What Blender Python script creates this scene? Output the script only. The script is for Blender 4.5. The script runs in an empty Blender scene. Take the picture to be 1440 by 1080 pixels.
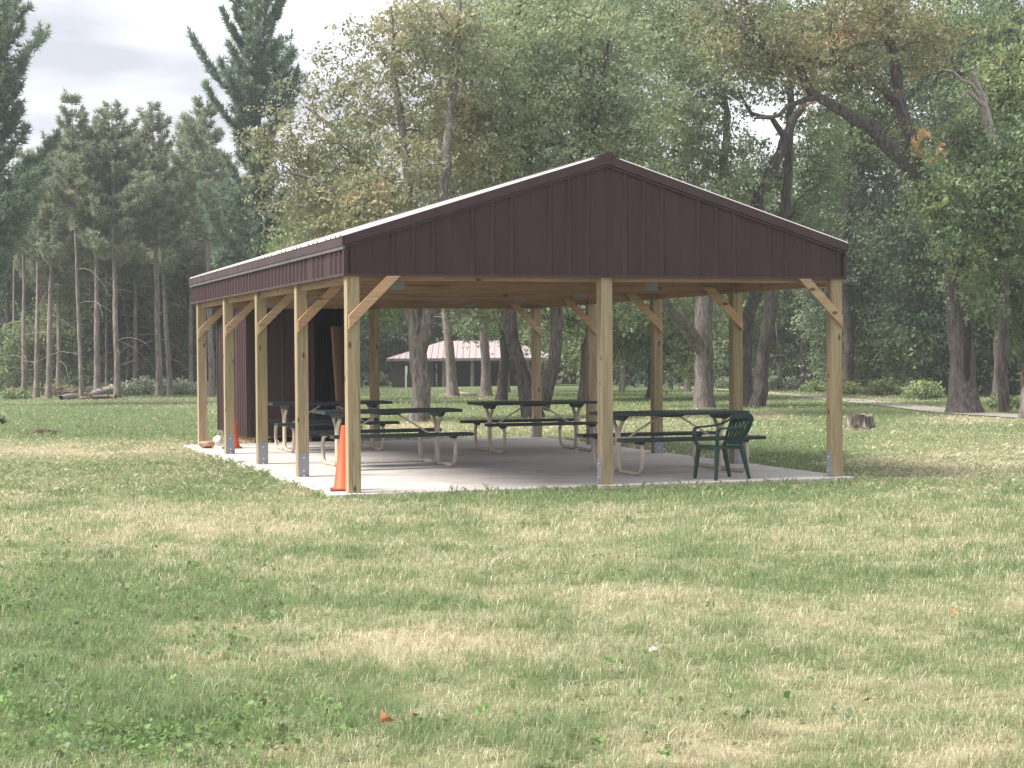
import bpy, math, random
import numpy as np
from mathutils import Vector, Matrix

random.seed(7)
RNG = np.random.default_rng(11)
SC = bpy.context.scene
COL = SC.collection
rad = math.radians

# ------------------------------------------------------------------ camera
CAM = np.array([-4.4141, -18.4891, 1.5289])
YAW, PITCH, ROLL, FPX = .3283, -.0188, -.0074, 2453.27      # focal length in pixels of a 1440 wide picture
_s, _c, _sp, _cp = math.sin(YAW), math.cos(YAW), math.sin(PITCH), math.cos(PITCH)
_r = np.array([_c, -_s, 0]); CF = np.array([_s*_cp, _c*_cp, _sp]); _u = np.array([-_s*_sp, -_c*_sp, _cp])
CR = _r*math.cos(ROLL) + _u*math.sin(ROLL); CU = -_r*math.sin(ROLL) + _u*math.cos(ROLL)
cam_d = bpy.data.cameras.new('camera'); cam = bpy.data.objects.new('camera', cam_d); COL.objects.link(cam)
cam_d.sensor_width = 36; cam_d.lens = FPX/1440*36; cam_d.clip_start = .1; cam_d.clip_end = 3000
m = Matrix.Identity(4)
for i in range(3):
    m[i][0], m[i][1], m[i][2], m[i][3] = CR[i], CU[i], -CF[i], CAM[i]
cam.matrix_world = m
SC.camera = cam

# ------------------------------------------------------------------ sky, sun, exposure
SUN_EL, SUN_AZ = rad(52), rad(-84)          # azimuth from +Y, clockwise
SUN = Vector((math.sin(SUN_AZ)*math.cos(SUN_EL), math.cos(SUN_AZ)*math.cos(SUN_EL), math.sin(SUN_EL)))
w = bpy.data.worlds.new("World"); SC.world = w; w.use_nodes = True
nt = w.node_tree; nt.nodes.clear()
def N(nt, t, **k):
    n = nt.nodes.new(t)
    for a, v in k.items(): setattr(n, a, v)
    return n
sky = N(nt, 'ShaderNodeTexSky', sky_type='NISHITA', sun_disc=False, sun_elevation=SUN_EL, sun_rotation=SUN_AZ)
tc = N(nt, 'ShaderNodeTexCoord'); mp = N(nt, 'ShaderNodeMapping'); mp.inputs['Scale'].default_value = (1.6, 1.6, 6.5)
mp.inputs['Location'].default_value = (.3, .1, .2)
nz = N(nt, 'ShaderNodeTexNoise'); nz.inputs['Scale'].default_value = 3.2; nz.inputs['Detail'].default_value = 5; nz.inputs['Roughness'].default_value = .5
cr = N(nt, 'ShaderNodeValToRGB')
cr.color_ramp.elements[0].position = .40; cr.color_ramp.elements[0].color = (2.55, 2.57, 2.8, 1)
cr.color_ramp.elements[1].position = .68; cr.color_ramp.elements[1].color = (5.2, 5.2, 5.3, 1)
mx = N(nt, 'ShaderNodeMixRGB'); mx.inputs[0].default_value = .93
bg = N(nt, 'ShaderNodeBackground'); bg.inputs['Strength'].default_value = .1
wo = N(nt, 'ShaderNodeOutputWorld')
for a, b in ((tc.outputs['Generated'], mp.inputs[0]), (mp.outputs[0], nz.inputs['Vector']), (nz.outputs['Fac'], cr.inputs[0]),
             (sky.outputs[0], mx.inputs[1]), (cr.outputs[0], mx.inputs[2]), (mx.outputs[0], bg.inputs[0]), (bg.outputs[0], wo.inputs[0])):
    nt.links.new(a, b)
sd = bpy.data.lights.new('sun', 'SUN'); sd.energy = 2.7; sd.angle = rad(24); sd.color = (1, .95, .86)
so = bpy.data.objects.new('sun', sd); COL.objects.link(so); so.rotation_euler = SUN.to_track_quat('Z', 'Y').to_euler()
SC.view_settings.view_transform = 'Standard'; SC.view_settings.look = 'None'
SC.view_settings.exposure = 1.5; SC.view_settings.gamma = 1; SC.view_settings.use_curve_mapping = False
SC.render.engine = 'CYCLES'; SC.cycles.filter_width = 1.45
SC.cycles.max_bounces = 6; SC.cycles.diffuse_bounces = 3; SC.cycles.transmission_bounces = 4; SC.cycles.glossy_bounces = 2

# ------------------------------------------------------------------ place helpers
def gz(x, y):
    """height of the ground"""
    x = np.asarray(x, float); y = np.asarray(y, float)
    F = (x-CAM[0])*_s + (y-CAM[1])*_c
    z = -.04 - .0085*np.clip(F-30, 0, 100) - .0*F
    return z + .025*np.sin(x*.31+1)*np.sin(y*.27) * np.clip((F-24)/10, 0, 1) + .02*np.sin(x*.9+.4)*np.sin(y*.8+1)*np.clip((17-F)/4, 0, 1)
def ray(px, py): return CR*(px-720)/FPX + CU*(540-py)/FPX + CF
def at(px, py, D): return CAM + ray(px, py)*D
def ong(px, py, off=0):
    d = ray(px, py); t = 30.
    for _ in range(60):
        p = CAM + d*t
        t += (float(gz(p[0], p[1])) + off - p[2])/d[2]*.7
        t = min(max(t, 2), 400)
    return CAM + d*t
def basept(px, D):
    """ground point in picture column px at forward distance D"""
    p = at(px, 560, D); k = 560.
    for _ in range(20):
        p = at(px, k, D); k += (p[2]-float(gz(p[0], p[1])))*FPX/D
    return p
def proj(P):
    d = np.asarray(P)-CAM; F = d@CF
    return 720 + FPX*(d@CR)/F, 540 - FPX*(d@CU)/F, F

# ------------------------------------------------------------------ object helpers
def tag(o, label=None, cat=None, group=None, kind=None):
    if label: o['label'] = label
    if cat: o['category'] = cat
    if group: o['group'] = group
    if kind: o['kind'] = kind
    return o
def empty(name, loc, rz=0, label=None, cat=None, group=None):
    o = bpy.data.objects.new(name, None); COL.objects.link(o); o.location = [float(v) for v in loc]; o.rotation_euler = (0, 0, rz)
    o.empty_display_size = .2
    return tag(o, label, cat, group)
def link(name, me, mat, parent=None, loc=None, rot=None):
    o = bpy.data.objects.new(name, me); COL.objects.link(o)
    if mat and not me.materials: me.materials.append(mat)
    if parent: o.parent = parent
    if loc is not None: o.location = loc
    if rot is not None: o.rotation_euler = rot
    return o
def kids(o): return [c for c in COL.objects if c.parent == o]
def copy_tree(o, parent=None):
    c = o.copy(); COL.objects.link(c); c.parent = parent
    for ch in kids(o): copy_tree(ch, c)
    return c
def arr_mesh(name, V, Fc, attrs=None, smooth=False, colors=None):
    """mesh from an n x 3 array and an m x k array"""
    V = np.ascontiguousarray(V, np.float32); Fc = np.ascontiguousarray(Fc, np.int32); mN, k = Fc.shape
    me = bpy.data.meshes.new(name); me.vertices.add(len(V)); me.vertices.foreach_set('co', V.ravel())
    me.loops.add(mN*k); me.loops.foreach_set('vertex_index', Fc.ravel())
    me.polygons.add(mN); me.polygons.foreach_set('loop_start', np.arange(0, mN*k, k, dtype=np.int32))
    try: me.polygons.foreach_set('loop_total', np.full(mN, k, np.int32))
    except Exception: pass
    if smooth: me.polygons.foreach_set('use_smooth', np.ones(mN, bool))
    for a, v in (attrs or {}).items():
        at_ = me.attributes.new(a, 'FLOAT', 'POINT'); at_.data.foreach_set('value', np.ascontiguousarray(v, np.float32))
    for a, v in (colors or {}).items():
        at_ = me.attributes.new(a, 'FLOAT_COLOR', 'POINT')
        at_.data.foreach_set('color', np.ascontiguousarray(np.c_[v, np.ones(len(v))], np.float32).ravel())
    me.update(calc_edges=True); me.validate()
    return me
class MB:
    """collects boxes, bars, tubes and prisms into one mesh"""
    def __init__(s): s.v = []; s.f = []; s.sm = []
    def add(s, vs, fs, smooth=False):
        n = len(s.v); s.v += [tuple(float(q) for q in p) for p in vs]; s.f += [tuple(n+i for i in f) for f in fs]; s.sm += [smooth]*len(fs); return s
    def box(s, a, b):
        x0, y0, z0 = a; x1, y1, z1 = b
        return s.add([(x0,y0,z0),(x1,y0,z0),(x1,y1,z0),(x0,y1,z0),(x0,y0,z1),(x1,y0,z1),(x1,y1,z1),(x0,y1,z1)],
                     [(3,2,1,0),(4,5,6,7),(0,1,5,4),(1,2,6,5),(2,3,7,6),(3,0,4,7)])
    def bar(s, p, q, wd, ht, up=(0,0,1), w2=None, h2=None):
        p, q = Vector(p), Vector(q); d = (q-p).normalized(); u = Vector(up)
        sd = d.cross(u).normalized(); u = sd.cross(d).normalized(); vs = []
        for pt, a, b in ((p, wd, ht), (q, w2 or wd, h2 or ht)):
            for i, j in ((-1,-1),(1,-1),(1,1),(-1,1)): vs.append(pt + sd*a/2*i + u*b/2*j)
        return s.add(vs, [(0,1,2,3),(7,6,5,4),(0,4,5,1),(1,5,6,2),(2,6,7,3),(3,7,4,0)])
    def tube(s, pts, r, n=8, cap=True):
        pts = [Vector(p) for p in pts]; k = len(pts); rs = r if hasattr(r, '__len__') else [r]*k
        t0 = (pts[1]-pts[0]).normalized(); a = t0.orthogonal().normalized(); vs = []
        for i, p in enumerate(pts):
            t = (pts[min(i+1,k-1)]-pts[max(i-1,0)]).normalized()
            a = (a - t*a.dot(t)).normalized(); b = t.cross(a)
            for j in range(n):
                th = 2*math.pi*j/n; vs.append(p + (a*math.cos(th)+b*math.sin(th))*rs[i])
        fs = [(i*n+j, i*n+(j+1)%n, (i+1)*n+(j+1)%n, (i+1)*n+j) for i in range(k-1) for j in range(n)]
        s.add(vs, fs, True)
        if cap: s.f += [tuple(len(s.v)-k*n+j for j in range(n))[::-1], tuple(len(s.v)-n+j for j in range(n))]; s.sm += [False]*2
        return s
    def prism(s, poly, a, b, axis=1):
        """poly in the two other axes, pushed out from a to b along axis"""
        def pt(p, t):
            l = list(p); l.insert(axis, t); return l
        n = len(poly)
        return s.add([pt(p, a) for p in poly]+[pt(p, b) for p in poly], [tuple(range(n))[::-1], tuple(range(n, 2*n))] + [(i,(i+1)%n,n+(i+1)%n,n+i) for i in range(n)])
    def lathe(s, prof, n=20, c=(0,0,0), sq=None):
        vs = [(c[0]+r*math.cos(2*math.pi*j/n), c[1]+r*math.sin(2*math.pi*j/n), c[2]+z) for r, z in prof for j in range(n)]
        fs = [(i*n+j, i*n+(j+1)%n, (i+1)*n+(j+1)%n, (i+1)*n+j) for i in range(len(prof)-1) for j in range(n)]
        return s.add(vs, fs, True)
    def mesh(s, name):
        me = bpy.data.meshes.new(name); me.from_pydata(s.v, [], s.f)
        me.polygons.foreach_set('use_smooth', s.sm); me.update()
        import bmesh
        bm = bmesh.new(); bm.from_mesh(me); bmesh.ops.recalc_face_normals(bm, faces=bm.faces); bm.to_mesh(me); bm.free()
        return me
    def build(s, name, mat, parent=None, loc=None, rot=None, bevel=0):
        o = link(name, s.mesh(name), mat, parent, loc, rot)
        if bevel:
            b = o.modifiers.new('bevel', 'BEVEL'); b.width = bevel; b.segments = 2; b.limit_method = 'ANGLE'
        return o
def smooth_path(pts, per=5):
    P = [Vector(p) for p in pts]; P = [P[0]*2-P[1]] + P + [P[-1]*2-P[-2]]; out = []
    for i in range(1, len(P)-2):
        a, b, c, d = P[i-1:i+3]
        for k in range(per):
            t = k/per; out.append(.5*((2*b)+(c-a)*t+(2*a-5*b+4*c-d)*t*t+(3*b-a-3*c+d)*t**3))
    return out + [P[-2]]

# ------------------------------------------------------------------ materials
def mat(name, col=(.5,.5,.5), rough=.6, metal=0, spec=.5):
    m = bpy.data.materials.new(name); m.use_nodes = True
    b = m.node_tree.nodes['Principled BSDF']; b.inputs['Base Color'].default_value = (*col, 1)
    b.inputs['Roughness'].default_value = rough; b.inputs['Metallic'].default_value = metal
    b.inputs['Specular IOR Level'].default_value = spec
    return m, m.node_tree, b
def ramp(nt, fac, stops):
    r = N(nt, 'ShaderNodeValToRGB'); e = r.color_ramp.elements
    while len(e) < len(stops): e.new(.5)
    for i, (p, c) in enumerate(stops): e[i].position = p; e[i].color = (*c, 1)
    nt.links.new(fac, r.inputs[0]); return r.outputs[0]
def noise(nt, vec, scale, detail=4, rough=.55, dist=0):
    n = N(nt, 'ShaderNodeTexNoise'); n.inputs['Scale'].default_value = scale; n.inputs['Detail'].default_value = detail
    n.inputs['Roughness'].default_value = rough; n.inputs['Distortion'].default_value = dist
    if vec: nt.links.new(vec, n.inputs['Vector'])
    return n.outputs['Fac']
def coords(nt, scale=(1,1,1), which='Object', rnd=False):
    t = N(nt, 'ShaderNodeTexCoord'); o = t.outputs[which]
    if rnd:
        oi = N(nt, 'ShaderNodeObjectInfo'); a = N(nt, 'ShaderNodeVectorMath', operation='MULTIPLY_ADD')
        cx = N(nt, 'ShaderNodeCombineXYZ')
        for i in range(3): nt.links.new(oi.outputs['Random'], cx.inputs[i])
        nt.links.new(cx.outputs[0], a.inputs[0]); a.inputs[1].default_value = (37, 53, 71); nt.links.new(o, a.inputs[2]); o = a.outputs[0]
    mpn = N(nt, 'ShaderNodeMapping'); mpn.inputs['Scale'].default_value = scale; nt.links.new(o, mpn.inputs[0]); return mpn.outputs[0]
def mix(nt, fac, a, b, mode='MIX'):
    n = N(nt, 'ShaderNodeMixRGB', blend_type=mode)
    for i, v in ((0, fac), (1, a), (2, b)):
        if hasattr(v, 'links'): nt.links.new(v, n.inputs[i])
        else: n.inputs[i].default_value = v if i == 0 else (*v, 1)
    return n.outputs[0]
def bump(nt, b, h, st=.3, dist=.02):
    n = N(nt, 'ShaderNodeBump'); n.inputs['Strength'].default_value = st; n.inputs['Distance'].default_value = dist
    nt.links.new(h, n.inputs['Height']); nt.links.new(n.outputs[0], b.inputs['Normal'])

def wood_mat(name, axis, c0, c1, c2):
    m, nt, b = mat(name, rough=.75, spec=.25)
    sc = [26, 26, 26]; sc[axis] = 1.3
    v = coords(nt, sc, rnd=True)
    g = noise(nt, v, 1, 5, .6, 1.2)
    col = ramp(nt, g, [(.3, c0), (.5, c1), (.72, c2)])
    sk = [2.2, 2.2, 2.2]; sk[axis] = .9
    big = noise(nt, coords(nt, sk, rnd=True), 1, 3)
    col = mix(nt, .55, col, ramp(nt, big, [(.3, (.62, .66, .55)), (.7, (1, .93, .9))]), 'MULTIPLY')
    vo = N(nt, 'ShaderNodeTexVoronoi'); vs = [6.5, 6.5, 6.5]; vs[axis] = 3.3
    nt.links.new(coords(nt, vs, rnd=True), vo.inputs['Vector']); vo.inputs['Scale'].default_value = 1
    k = ramp(nt, vo.outputs['Distance'], [(.09, (.20, .13, .08)), (.16, (1, 1, 1))])
    col = mix(nt, .8, col, k, 'MULTIPLY')
    sk2 = [48, 48, 48]; sk2[axis] = .7
    ck = noise(nt, coords(nt, sk2, rnd=True), 1, 3, .5)
    col = mix(nt, .75, col, ramp(nt, ck, [(.60, (1, 1, 1)), (.68, (.55, .47, .40))]), 'MULTIPLY')
    oi = N(nt, 'ShaderNodeObjectInfo')
    col = mix(nt, .85, col, ramp(nt, oi.outputs['Random'], [(0, (.74, .76, .62)), (.35, (.96, .82, .70)), (.6, (.86, .88, .76)), (1, (1, .95, .88))]), 'MULTIPLY')
    nt.links.new(col, b.inputs['Base Color']); bump(nt, b, g, .4, .008); return m
W0, W1, W2 = (.31, .24, .168), (.425, .345, .252), (.54, .465, .36)
WOODZ = wood_mat('post_timber', 2, W0, W1, W2)
WOODX = wood_mat('truss_timber', 0, (.32, .20, .14), (.40, .265, .19), (.48, .33, .24))
WOODY = wood_mat('beam_timber', 1, (.32, .20, .14), (.40, .265, .19), (.48, .33, .24))
BRACEW = wood_mat('brace_timber', 0, (.44, .30, .215), (.56, .40, .29), (.64, .49, .37))
PLYW = wood_mat('plywood', 2, (.26, .16, .12), (.32, .20, .15), (.38, .25, .19))
def paint_metal(name, col, rough=.45, dirt=.25, spec=.5):
    m, nt, b = mat(name, col, rough, 0, spec)
    d = noise(nt, coords(nt, (3.2, 3.2, .35)), 1.6, 6, .68)
    wv = noise(nt, coords(nt, (1.5, 1.5, .8)), 2, 2); bump(nt, b, wv, .12, .02)
    c = mix(nt, 1, col, ramp(nt, d, [(.3, (1-dirt,)*3), (.7, (1+dirt*.3, 1, 1-dirt*.1))]), 'MULTIPLY')
    nt.links.new(c, b.inputs['Base Color'])
    nt.links.new(ramp(nt, d, [(.3, (rough+.12,)*3), (.7, (rough-.05,)*3)]), b.inputs['Roughness'])
    return m
SIDING = paint_metal('brown_siding', (.057, .031, .034), .5, .22, .25)
TRIM = paint_metal('brown_trim', (.063, .035, .037), .45, .22, .3)
GUTTERM = paint_metal('drip_metal', (.13, .115, .118), .45)
ROOFM = paint_metal('roof_metal', (.50, .465, .47), .35, .1)
ROOFIN = paint_metal('roof_underside', (.33, .34, .37), .5)
ZINC = paint_metal('galvanised_steel', (.30, .32, .36), .5)
BOLT = paint_metal('bolt_steel', (.62, .64, .66), .35)
def concrete():
    m, nt, b = mat('concrete', rough=.85, spec=.3)
    v = coords(nt)
    a = noise(nt, v, .9, 6, .6); f = noise(nt, v, 45, 4, .7)
    c = ramp(nt, a, [(.32, (.48, .44, .42)), (.5, (.57, .53, .505)), (.7, (.62, .585, .56))])
    c = mix(nt, .25, c, ramp(nt, f, [(.3, (.6, .6, .6)), (.65, (1, 1, 1))]), 'MULTIPLY')
    st_ = noise(nt, coords(nt, (1, 1, 1)), 2.7, 7, .7, .6)
    c = mix(nt, .5, c, ramp(nt, st_, [(.36, (.70, .67, .64)), (.5, (1, 1, 1))]), 'MULTIPLY')
    nt.links.new(c, b.inputs['Base Color']); bump(nt, b, f, .15, .004); return m
CONC = concrete()
GREENP = paint_metal('green_coated_plank', (.010, .030, .034), .33)
CREAMT = paint_metal('cream_tube', (.60, .54, .44), .42, .35)
DARKB = paint_metal('dark_cleat', (.018, .022, .035), .5)
PLASTIC = paint_metal('green_plastic', (.005, .042, .030), .33, .15)
ORANGE = paint_metal('cone_orange', (.90, .105, .022), .55, .3)
CONEB = paint_metal('cone_base_rubber', (.20, .045, .025), .7)
def blotch(name, stops, scale=3, rough=.85, bs=.4, bd=.03, detail=6, sc=(1,1,1)):
    m, nt, b = mat(name, rough=rough, spec=.2); f = noise(nt, coords(nt, sc, rnd=True), scale, detail, .62)
    nt.links.new(ramp(nt, f, stops), b.inputs['Base Color']); bump(nt, b, f, bs, bd); return m
ROCK = blotch('tan_rock', [(.3, (.28, .19, .12)), (.55, (.5, .36, .24)), (.75, (.62, .5, .38))], 9)
PALEROCK = blotch('pale_rock', [(.3, (.5, .47, .42)), (.7, (.75, .72, .66))], 9)
def bark(name, c0, c1, c2, vs=6):
    m, nt, b = mat(name, rough=.92, spec=.1)
    f = noise(nt, coords(nt, (vs, vs, vs*.22), rnd=True), 2.2, 6, .65, .6)
    g = noise(nt, coords(nt, (.6, .6, .4), rnd=True), 1, 3)
    c = ramp(nt, f, [(.33, c0), (.52, c1), (.7, c2)])
    c = mix(nt, .5, c, ramp(nt, g, [(.35, (.7, .72, .66)), (.65, (1.08, 1.0, .98))]), 'MULTIPLY')
    nt.links.new(c, b.inputs['Base Color']); bump(nt, b, f, .8, .05); return m
BARK_GREY = bark('grey_bark', (.08, .072, .068), (.19, .17, .16), (.30, .27, .255))
BARK_DARK = bark('dark_bark', (.045, .039, .038), (.115, .10, .096), (.20, .175, .165))
BARK_PINE = bark('pine_bark', (.14, .115, .11), (.28, .235, .225), (.42, .365, .35), 5)
DEADW = bark('weathered_wood', (.2, .17, .15), (.42, .37, .34), (.6, .55, .52), 8)
LOGW = bark('log_wood', (.12, .09, .07), (.26, .2, .16), (.45, .38, .3), 8)
def leaf_mat(name, stops, trans=.35, rough=.6):
    m = bpy.data.materials.new(name); m.use_nodes = True; nt = m.node_tree; nt.nodes.clear()
    a = N(nt, 'ShaderNodeAttribute', attribute_name='tint'); col = ramp(nt, a.outputs['Fac'], stops)
    d = N(nt, 'ShaderNodeBsdfPrincipled'); d.inputs['Roughness'].default_value = rough; d.inputs['Specular IOR Level'].default_value = .3
    t = N(nt, 'ShaderNodeBsdfTranslucent'); mxs = N(nt, 'ShaderNodeMixShader'); mxs.inputs[0].default_value = trans
    o = N(nt, 'ShaderNodeOutputMaterial')
    nt.links.new(col, d.inputs['Base Color'])
    nt.links.new(mix(nt, 1, col, (1.05, 1.1, .82), 'MULTIPLY'), t.inputs['Color'])
    nt.links.new(d.outputs[0], mxs.inputs[1]); nt.links.new(t.outputs[0], mxs.inputs[2]); nt.links.new(mxs.outputs[0], o.inputs[0]); return m
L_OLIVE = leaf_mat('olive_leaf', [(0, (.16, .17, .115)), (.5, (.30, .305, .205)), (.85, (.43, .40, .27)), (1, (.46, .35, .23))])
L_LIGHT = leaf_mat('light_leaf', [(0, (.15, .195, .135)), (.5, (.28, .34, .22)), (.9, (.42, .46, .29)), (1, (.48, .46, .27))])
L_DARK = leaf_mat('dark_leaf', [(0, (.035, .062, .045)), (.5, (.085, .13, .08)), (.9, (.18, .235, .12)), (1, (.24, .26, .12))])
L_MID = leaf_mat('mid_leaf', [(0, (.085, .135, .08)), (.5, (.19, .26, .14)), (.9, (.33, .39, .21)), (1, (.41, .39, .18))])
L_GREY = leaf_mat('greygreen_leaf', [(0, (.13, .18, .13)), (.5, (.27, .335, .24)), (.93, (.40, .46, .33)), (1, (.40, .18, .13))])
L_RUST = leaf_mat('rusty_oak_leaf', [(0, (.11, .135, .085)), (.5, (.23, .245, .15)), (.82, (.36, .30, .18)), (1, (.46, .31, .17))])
L_ORANGE = leaf_mat('orange_leaf', [(0, (.60, .34, .15)), (1, (.78, .55, .30))])
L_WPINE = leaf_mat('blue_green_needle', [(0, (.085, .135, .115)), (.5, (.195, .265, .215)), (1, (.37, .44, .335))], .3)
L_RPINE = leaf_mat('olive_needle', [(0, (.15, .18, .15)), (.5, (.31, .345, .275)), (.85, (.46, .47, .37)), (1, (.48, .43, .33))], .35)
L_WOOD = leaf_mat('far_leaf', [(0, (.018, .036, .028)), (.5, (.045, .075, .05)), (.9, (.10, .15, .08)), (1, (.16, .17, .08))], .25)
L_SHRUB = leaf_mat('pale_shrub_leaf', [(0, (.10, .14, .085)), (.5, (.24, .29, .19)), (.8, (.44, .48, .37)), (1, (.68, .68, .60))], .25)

# ================================================================== SETTING
def smoothnoise(x, y, s, seed=0):
    """cheap value noise on arrays"""
    x = np.asarray(x)/s + 1000; y = np.asarray(y)/s + 1000
    xi = np.floor(x).astype(np.int64); yi = np.floor(y).astype(np.int64); fx = x-xi; fy = y-yi
    fx = fx*fx*(3-2*fx); fy = fy*fy*(3-2*fy)
    def h(a, b):
        n = (a*374761393 + b*668265263 + seed*982451653) & 0x7fffffff
        n = ((n ^ (n >> 13))*1274126177) & 0x7fffffff
        return ((n ^ (n >> 16)) & 0xffff)/65535.
    return (h(xi,yi)*(1-fx)+h(xi+1,yi)*fx)*(1-fy) + (h(xi,yi+1)*(1-fx)+h(xi+1,yi+1)*fx)*fy
# straw and lush patches of the lawn, also painted sunlight and roof shade: (px, py, half width, half height, strength)
DRY_SUNLIT = [(560,905,130,22,.8),(860,838,150,18,.75),(480,925,90,14,.45),(300,745,200,20,.6),(120,632,230,11,.95),(380,716,180,14,.4),
       (1000,1062,190,22,.7),(1340,1055,150,40,.6),(220,950,130,16,.4),(1230,900,140,30,.3),(960,800,60,12,.35),(1330,648,260,17,.5),  # last entry here paints the sunlit band right of the slab
       (640,720,120,10,.3),(1120,1000,120,30,.4),(700,1000,140,30,.2),(820,760,140,14,.3),(1250,740,220,24,.25),(60,760,80,20,.3),
       (1078,584,42,5,.9),(585,602,44,6,.9),(762,597,44,7,.8),(1362,592,80,7,.8),(990,583,40,5,.6),(636,558,26,3,.6),(684,559,26,3,.6),(1240,560,160,5,.7)]
LUSH_SHADED = [(110,850,150,60,.8),(60,990,160,50,.7),(380,1020,220,36,.55),(330,830,110,24,.5),(500,1000,120,40,.4),(1115,640,75,24,1.1),(820,700,420,9,.45),  # strongest entry paints the roof's shade on the grass right of the slab
        (140,600,180,20,.7),(760,970,60,36,.45),(1000,690,200,9,.4),(560,850,70,24,.35),(250,690,60,12,.3),(1080,830,140,18,.3),(880,560,320,14,.35),
        (1230,585,160,18,.35)]
def dry_and_light(x, y):
    P = np.stack([x, y, gz(x, y)], -1); px, py, F = proj(P)
    far = np.clip((F-17)/16, 0, 1)
    n = .36 - .12*far + .28*(smoothnoise(x, y, 1.3, 1)-.5)*(1-.5*far) + .50*(smoothnoise(x, y, .42, 2)-.5)*(1-.7*far) + .55*(smoothnoise(x, y, .15, 3)-.5)*(1-.85*far) + .3*far*(smoothnoise(x, y, 6., 4)-.5)
    brk = .25+1.5*smoothnoise(x*.6+y*.2, y, .38, 5)
    for a, b, rx, ry, s in DRY_SUNLIT: n = n + .72*s*brk*np.exp(-(((px-a)/rx)**2 + ((py-b)/ry)**2))
    for a, b, rx, ry, s in LUSH_SHADED: n = n - .75*s*(1.6-.6*brk)*np.exp(-(((px-a)/rx)**2 + ((py-b)/ry)**2))
    return np.clip(n, 0, 1), F
def grid_mesh(name, F0, F1, nf, half, nl, colour=True):
    f = F0*(F1/F0)**np.linspace(0, 1, nf); l = np.linspace(-1, 1, nl)
    Fg, Lg = np.meshgrid(f, l, indexing='ij'); H = half(Fg)*Lg
    X = CAM[0] + Fg*_s + H*_c; Y = CAM[1] + Fg*_c - H*_s; Z = gz(X, Y)
    V = np.stack([X, Y, Z], -1).reshape(-1, 3)
    i = np.arange((nf-1)*nl).reshape(nf-1, nl)[:, :-1].ravel()
    Fc = np.stack([i, i+1, i+nl+1, i+nl], -1)
    d, _ = dry_and_light(V[:, 0], V[:, 1])
    return arr_mesh(name, V, Fc, {'dry': d}, True)
def lawn_mat():
    m, nt, b = mat('lawn', rough=.95, spec=.1)
    a = N(nt, 'ShaderNodeAttribute', attribute_name='dry'); v = coords(nt, which='Object')
    f = noise(nt, v, 55, 6, .75); g = noise(nt, v, 9, 6, .7)
    ad = N(nt, 'ShaderNodeMath', operation='MULTIPLY_ADD'); nt.links.new(f, ad.inputs[0]); ad.inputs[1].default_value = .8; nt.links.new(a.outputs['Fac'], ad.inputs[2])
    a2 = N(nt, 'ShaderNodeMath', operation='SUBTRACT'); nt.links.new(ad.outputs[0], a2.inputs[0]); a2.inputs[1].default_value = .42
    c = ramp(nt, a2.outputs[0], [(.05, (.13, .165, .075)), (.4, (.20, .22, .11)), (.65, (.28, .265, .155)), (.95, (.40, .355, .24))])
    c = mix(nt, .45, c, ramp(nt, g, [(.3, (.62, .62, .58)), (.7, (1.12, 1.1, 1.05))]), 'MULTIPLY')
    nt.links.new(c, b.inputs['Base Color']); bump(nt, b, f, .5, .03); return m
LAWN = lawn_mat()
g = link('ground', grid_mesh('ground', 3., 420., 230, lambda F: np.maximum(6, F*.75), 170), LAWN); tag(g, kind='structure')

# concrete slab under the picnic shelter
BAY, PW, WID, HB, NB = 2.66, .142, 6.064, 2.367, 4
SX0, SX1, SY0, SY1 = -.22, 6.15, -.12, 10.93
s = MB(); s.box((SX0, SY0, -.22), (SX1, SY1, 0)); sl = s.build('concrete_slab', CONC, bevel=.012); tag(sl, kind='structure')

# gravel path at the far right
PATH_PX = [(900, 541.5), (960, 545), (1010, 548), (1060, 551), (1120, 556), (1200, 563.5), (1290, 574), (1360, 580.5), (1440, 586.5), (1600, 597), (1800, 612)]
pc = [ong(*p) for p in PATH_PX]; pc = smooth_path(pc, 6); V = []; Fc = []
for i, p in enumerate(pc):
    t = (pc[min(i+1, len(pc)-1)] - pc[max(i-1, 0)]); t.z = 0; t.normalize(); sd_ = Vector((t.y, -t.x, 0))
    for k in (-1, -.4, .4, 1):
        q = p + sd_*k*(.66+.10*math.sin(i*.45+k)); V.append((q.x, q.y, float(gz(q.x, q.y))+.018))
    if i: Fc += [((i-1)*4+k, (i-1)*4+k+1, i*4+k+1, i*4+k) for k in range(3)]
GRAVEL = blotch('gravel', [(.3, (.27, .245, .21)), (.55, (.35, .32, .28)), (.75, (.43, .395, .35))], 6)
pth = link('path', arr_mesh('path', np.array(V), np.array(Fc), smooth=True), GRAVEL); tag(pth, kind='structure')
PATHC = np.array([[p.x, p.y] for p in pc])

# ================================================================== PICNIC SHELTER
pav = empty('picnic_shelter', (0, 0, 0), label='open picnic shelter with brown ribbed metal gable on timber posts over concrete', cat='shelter')
E = .018
ZE, SLOPE = 2.80, .312                                   # roof surface at the eave, rise per metre
XM = WID/2
YB = NB*BAY + PW + .35                                    # back gable plane
def roofz(x): return ZE + SLOPE*min(x+E, WID+E-x)
RIB = .2286
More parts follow.
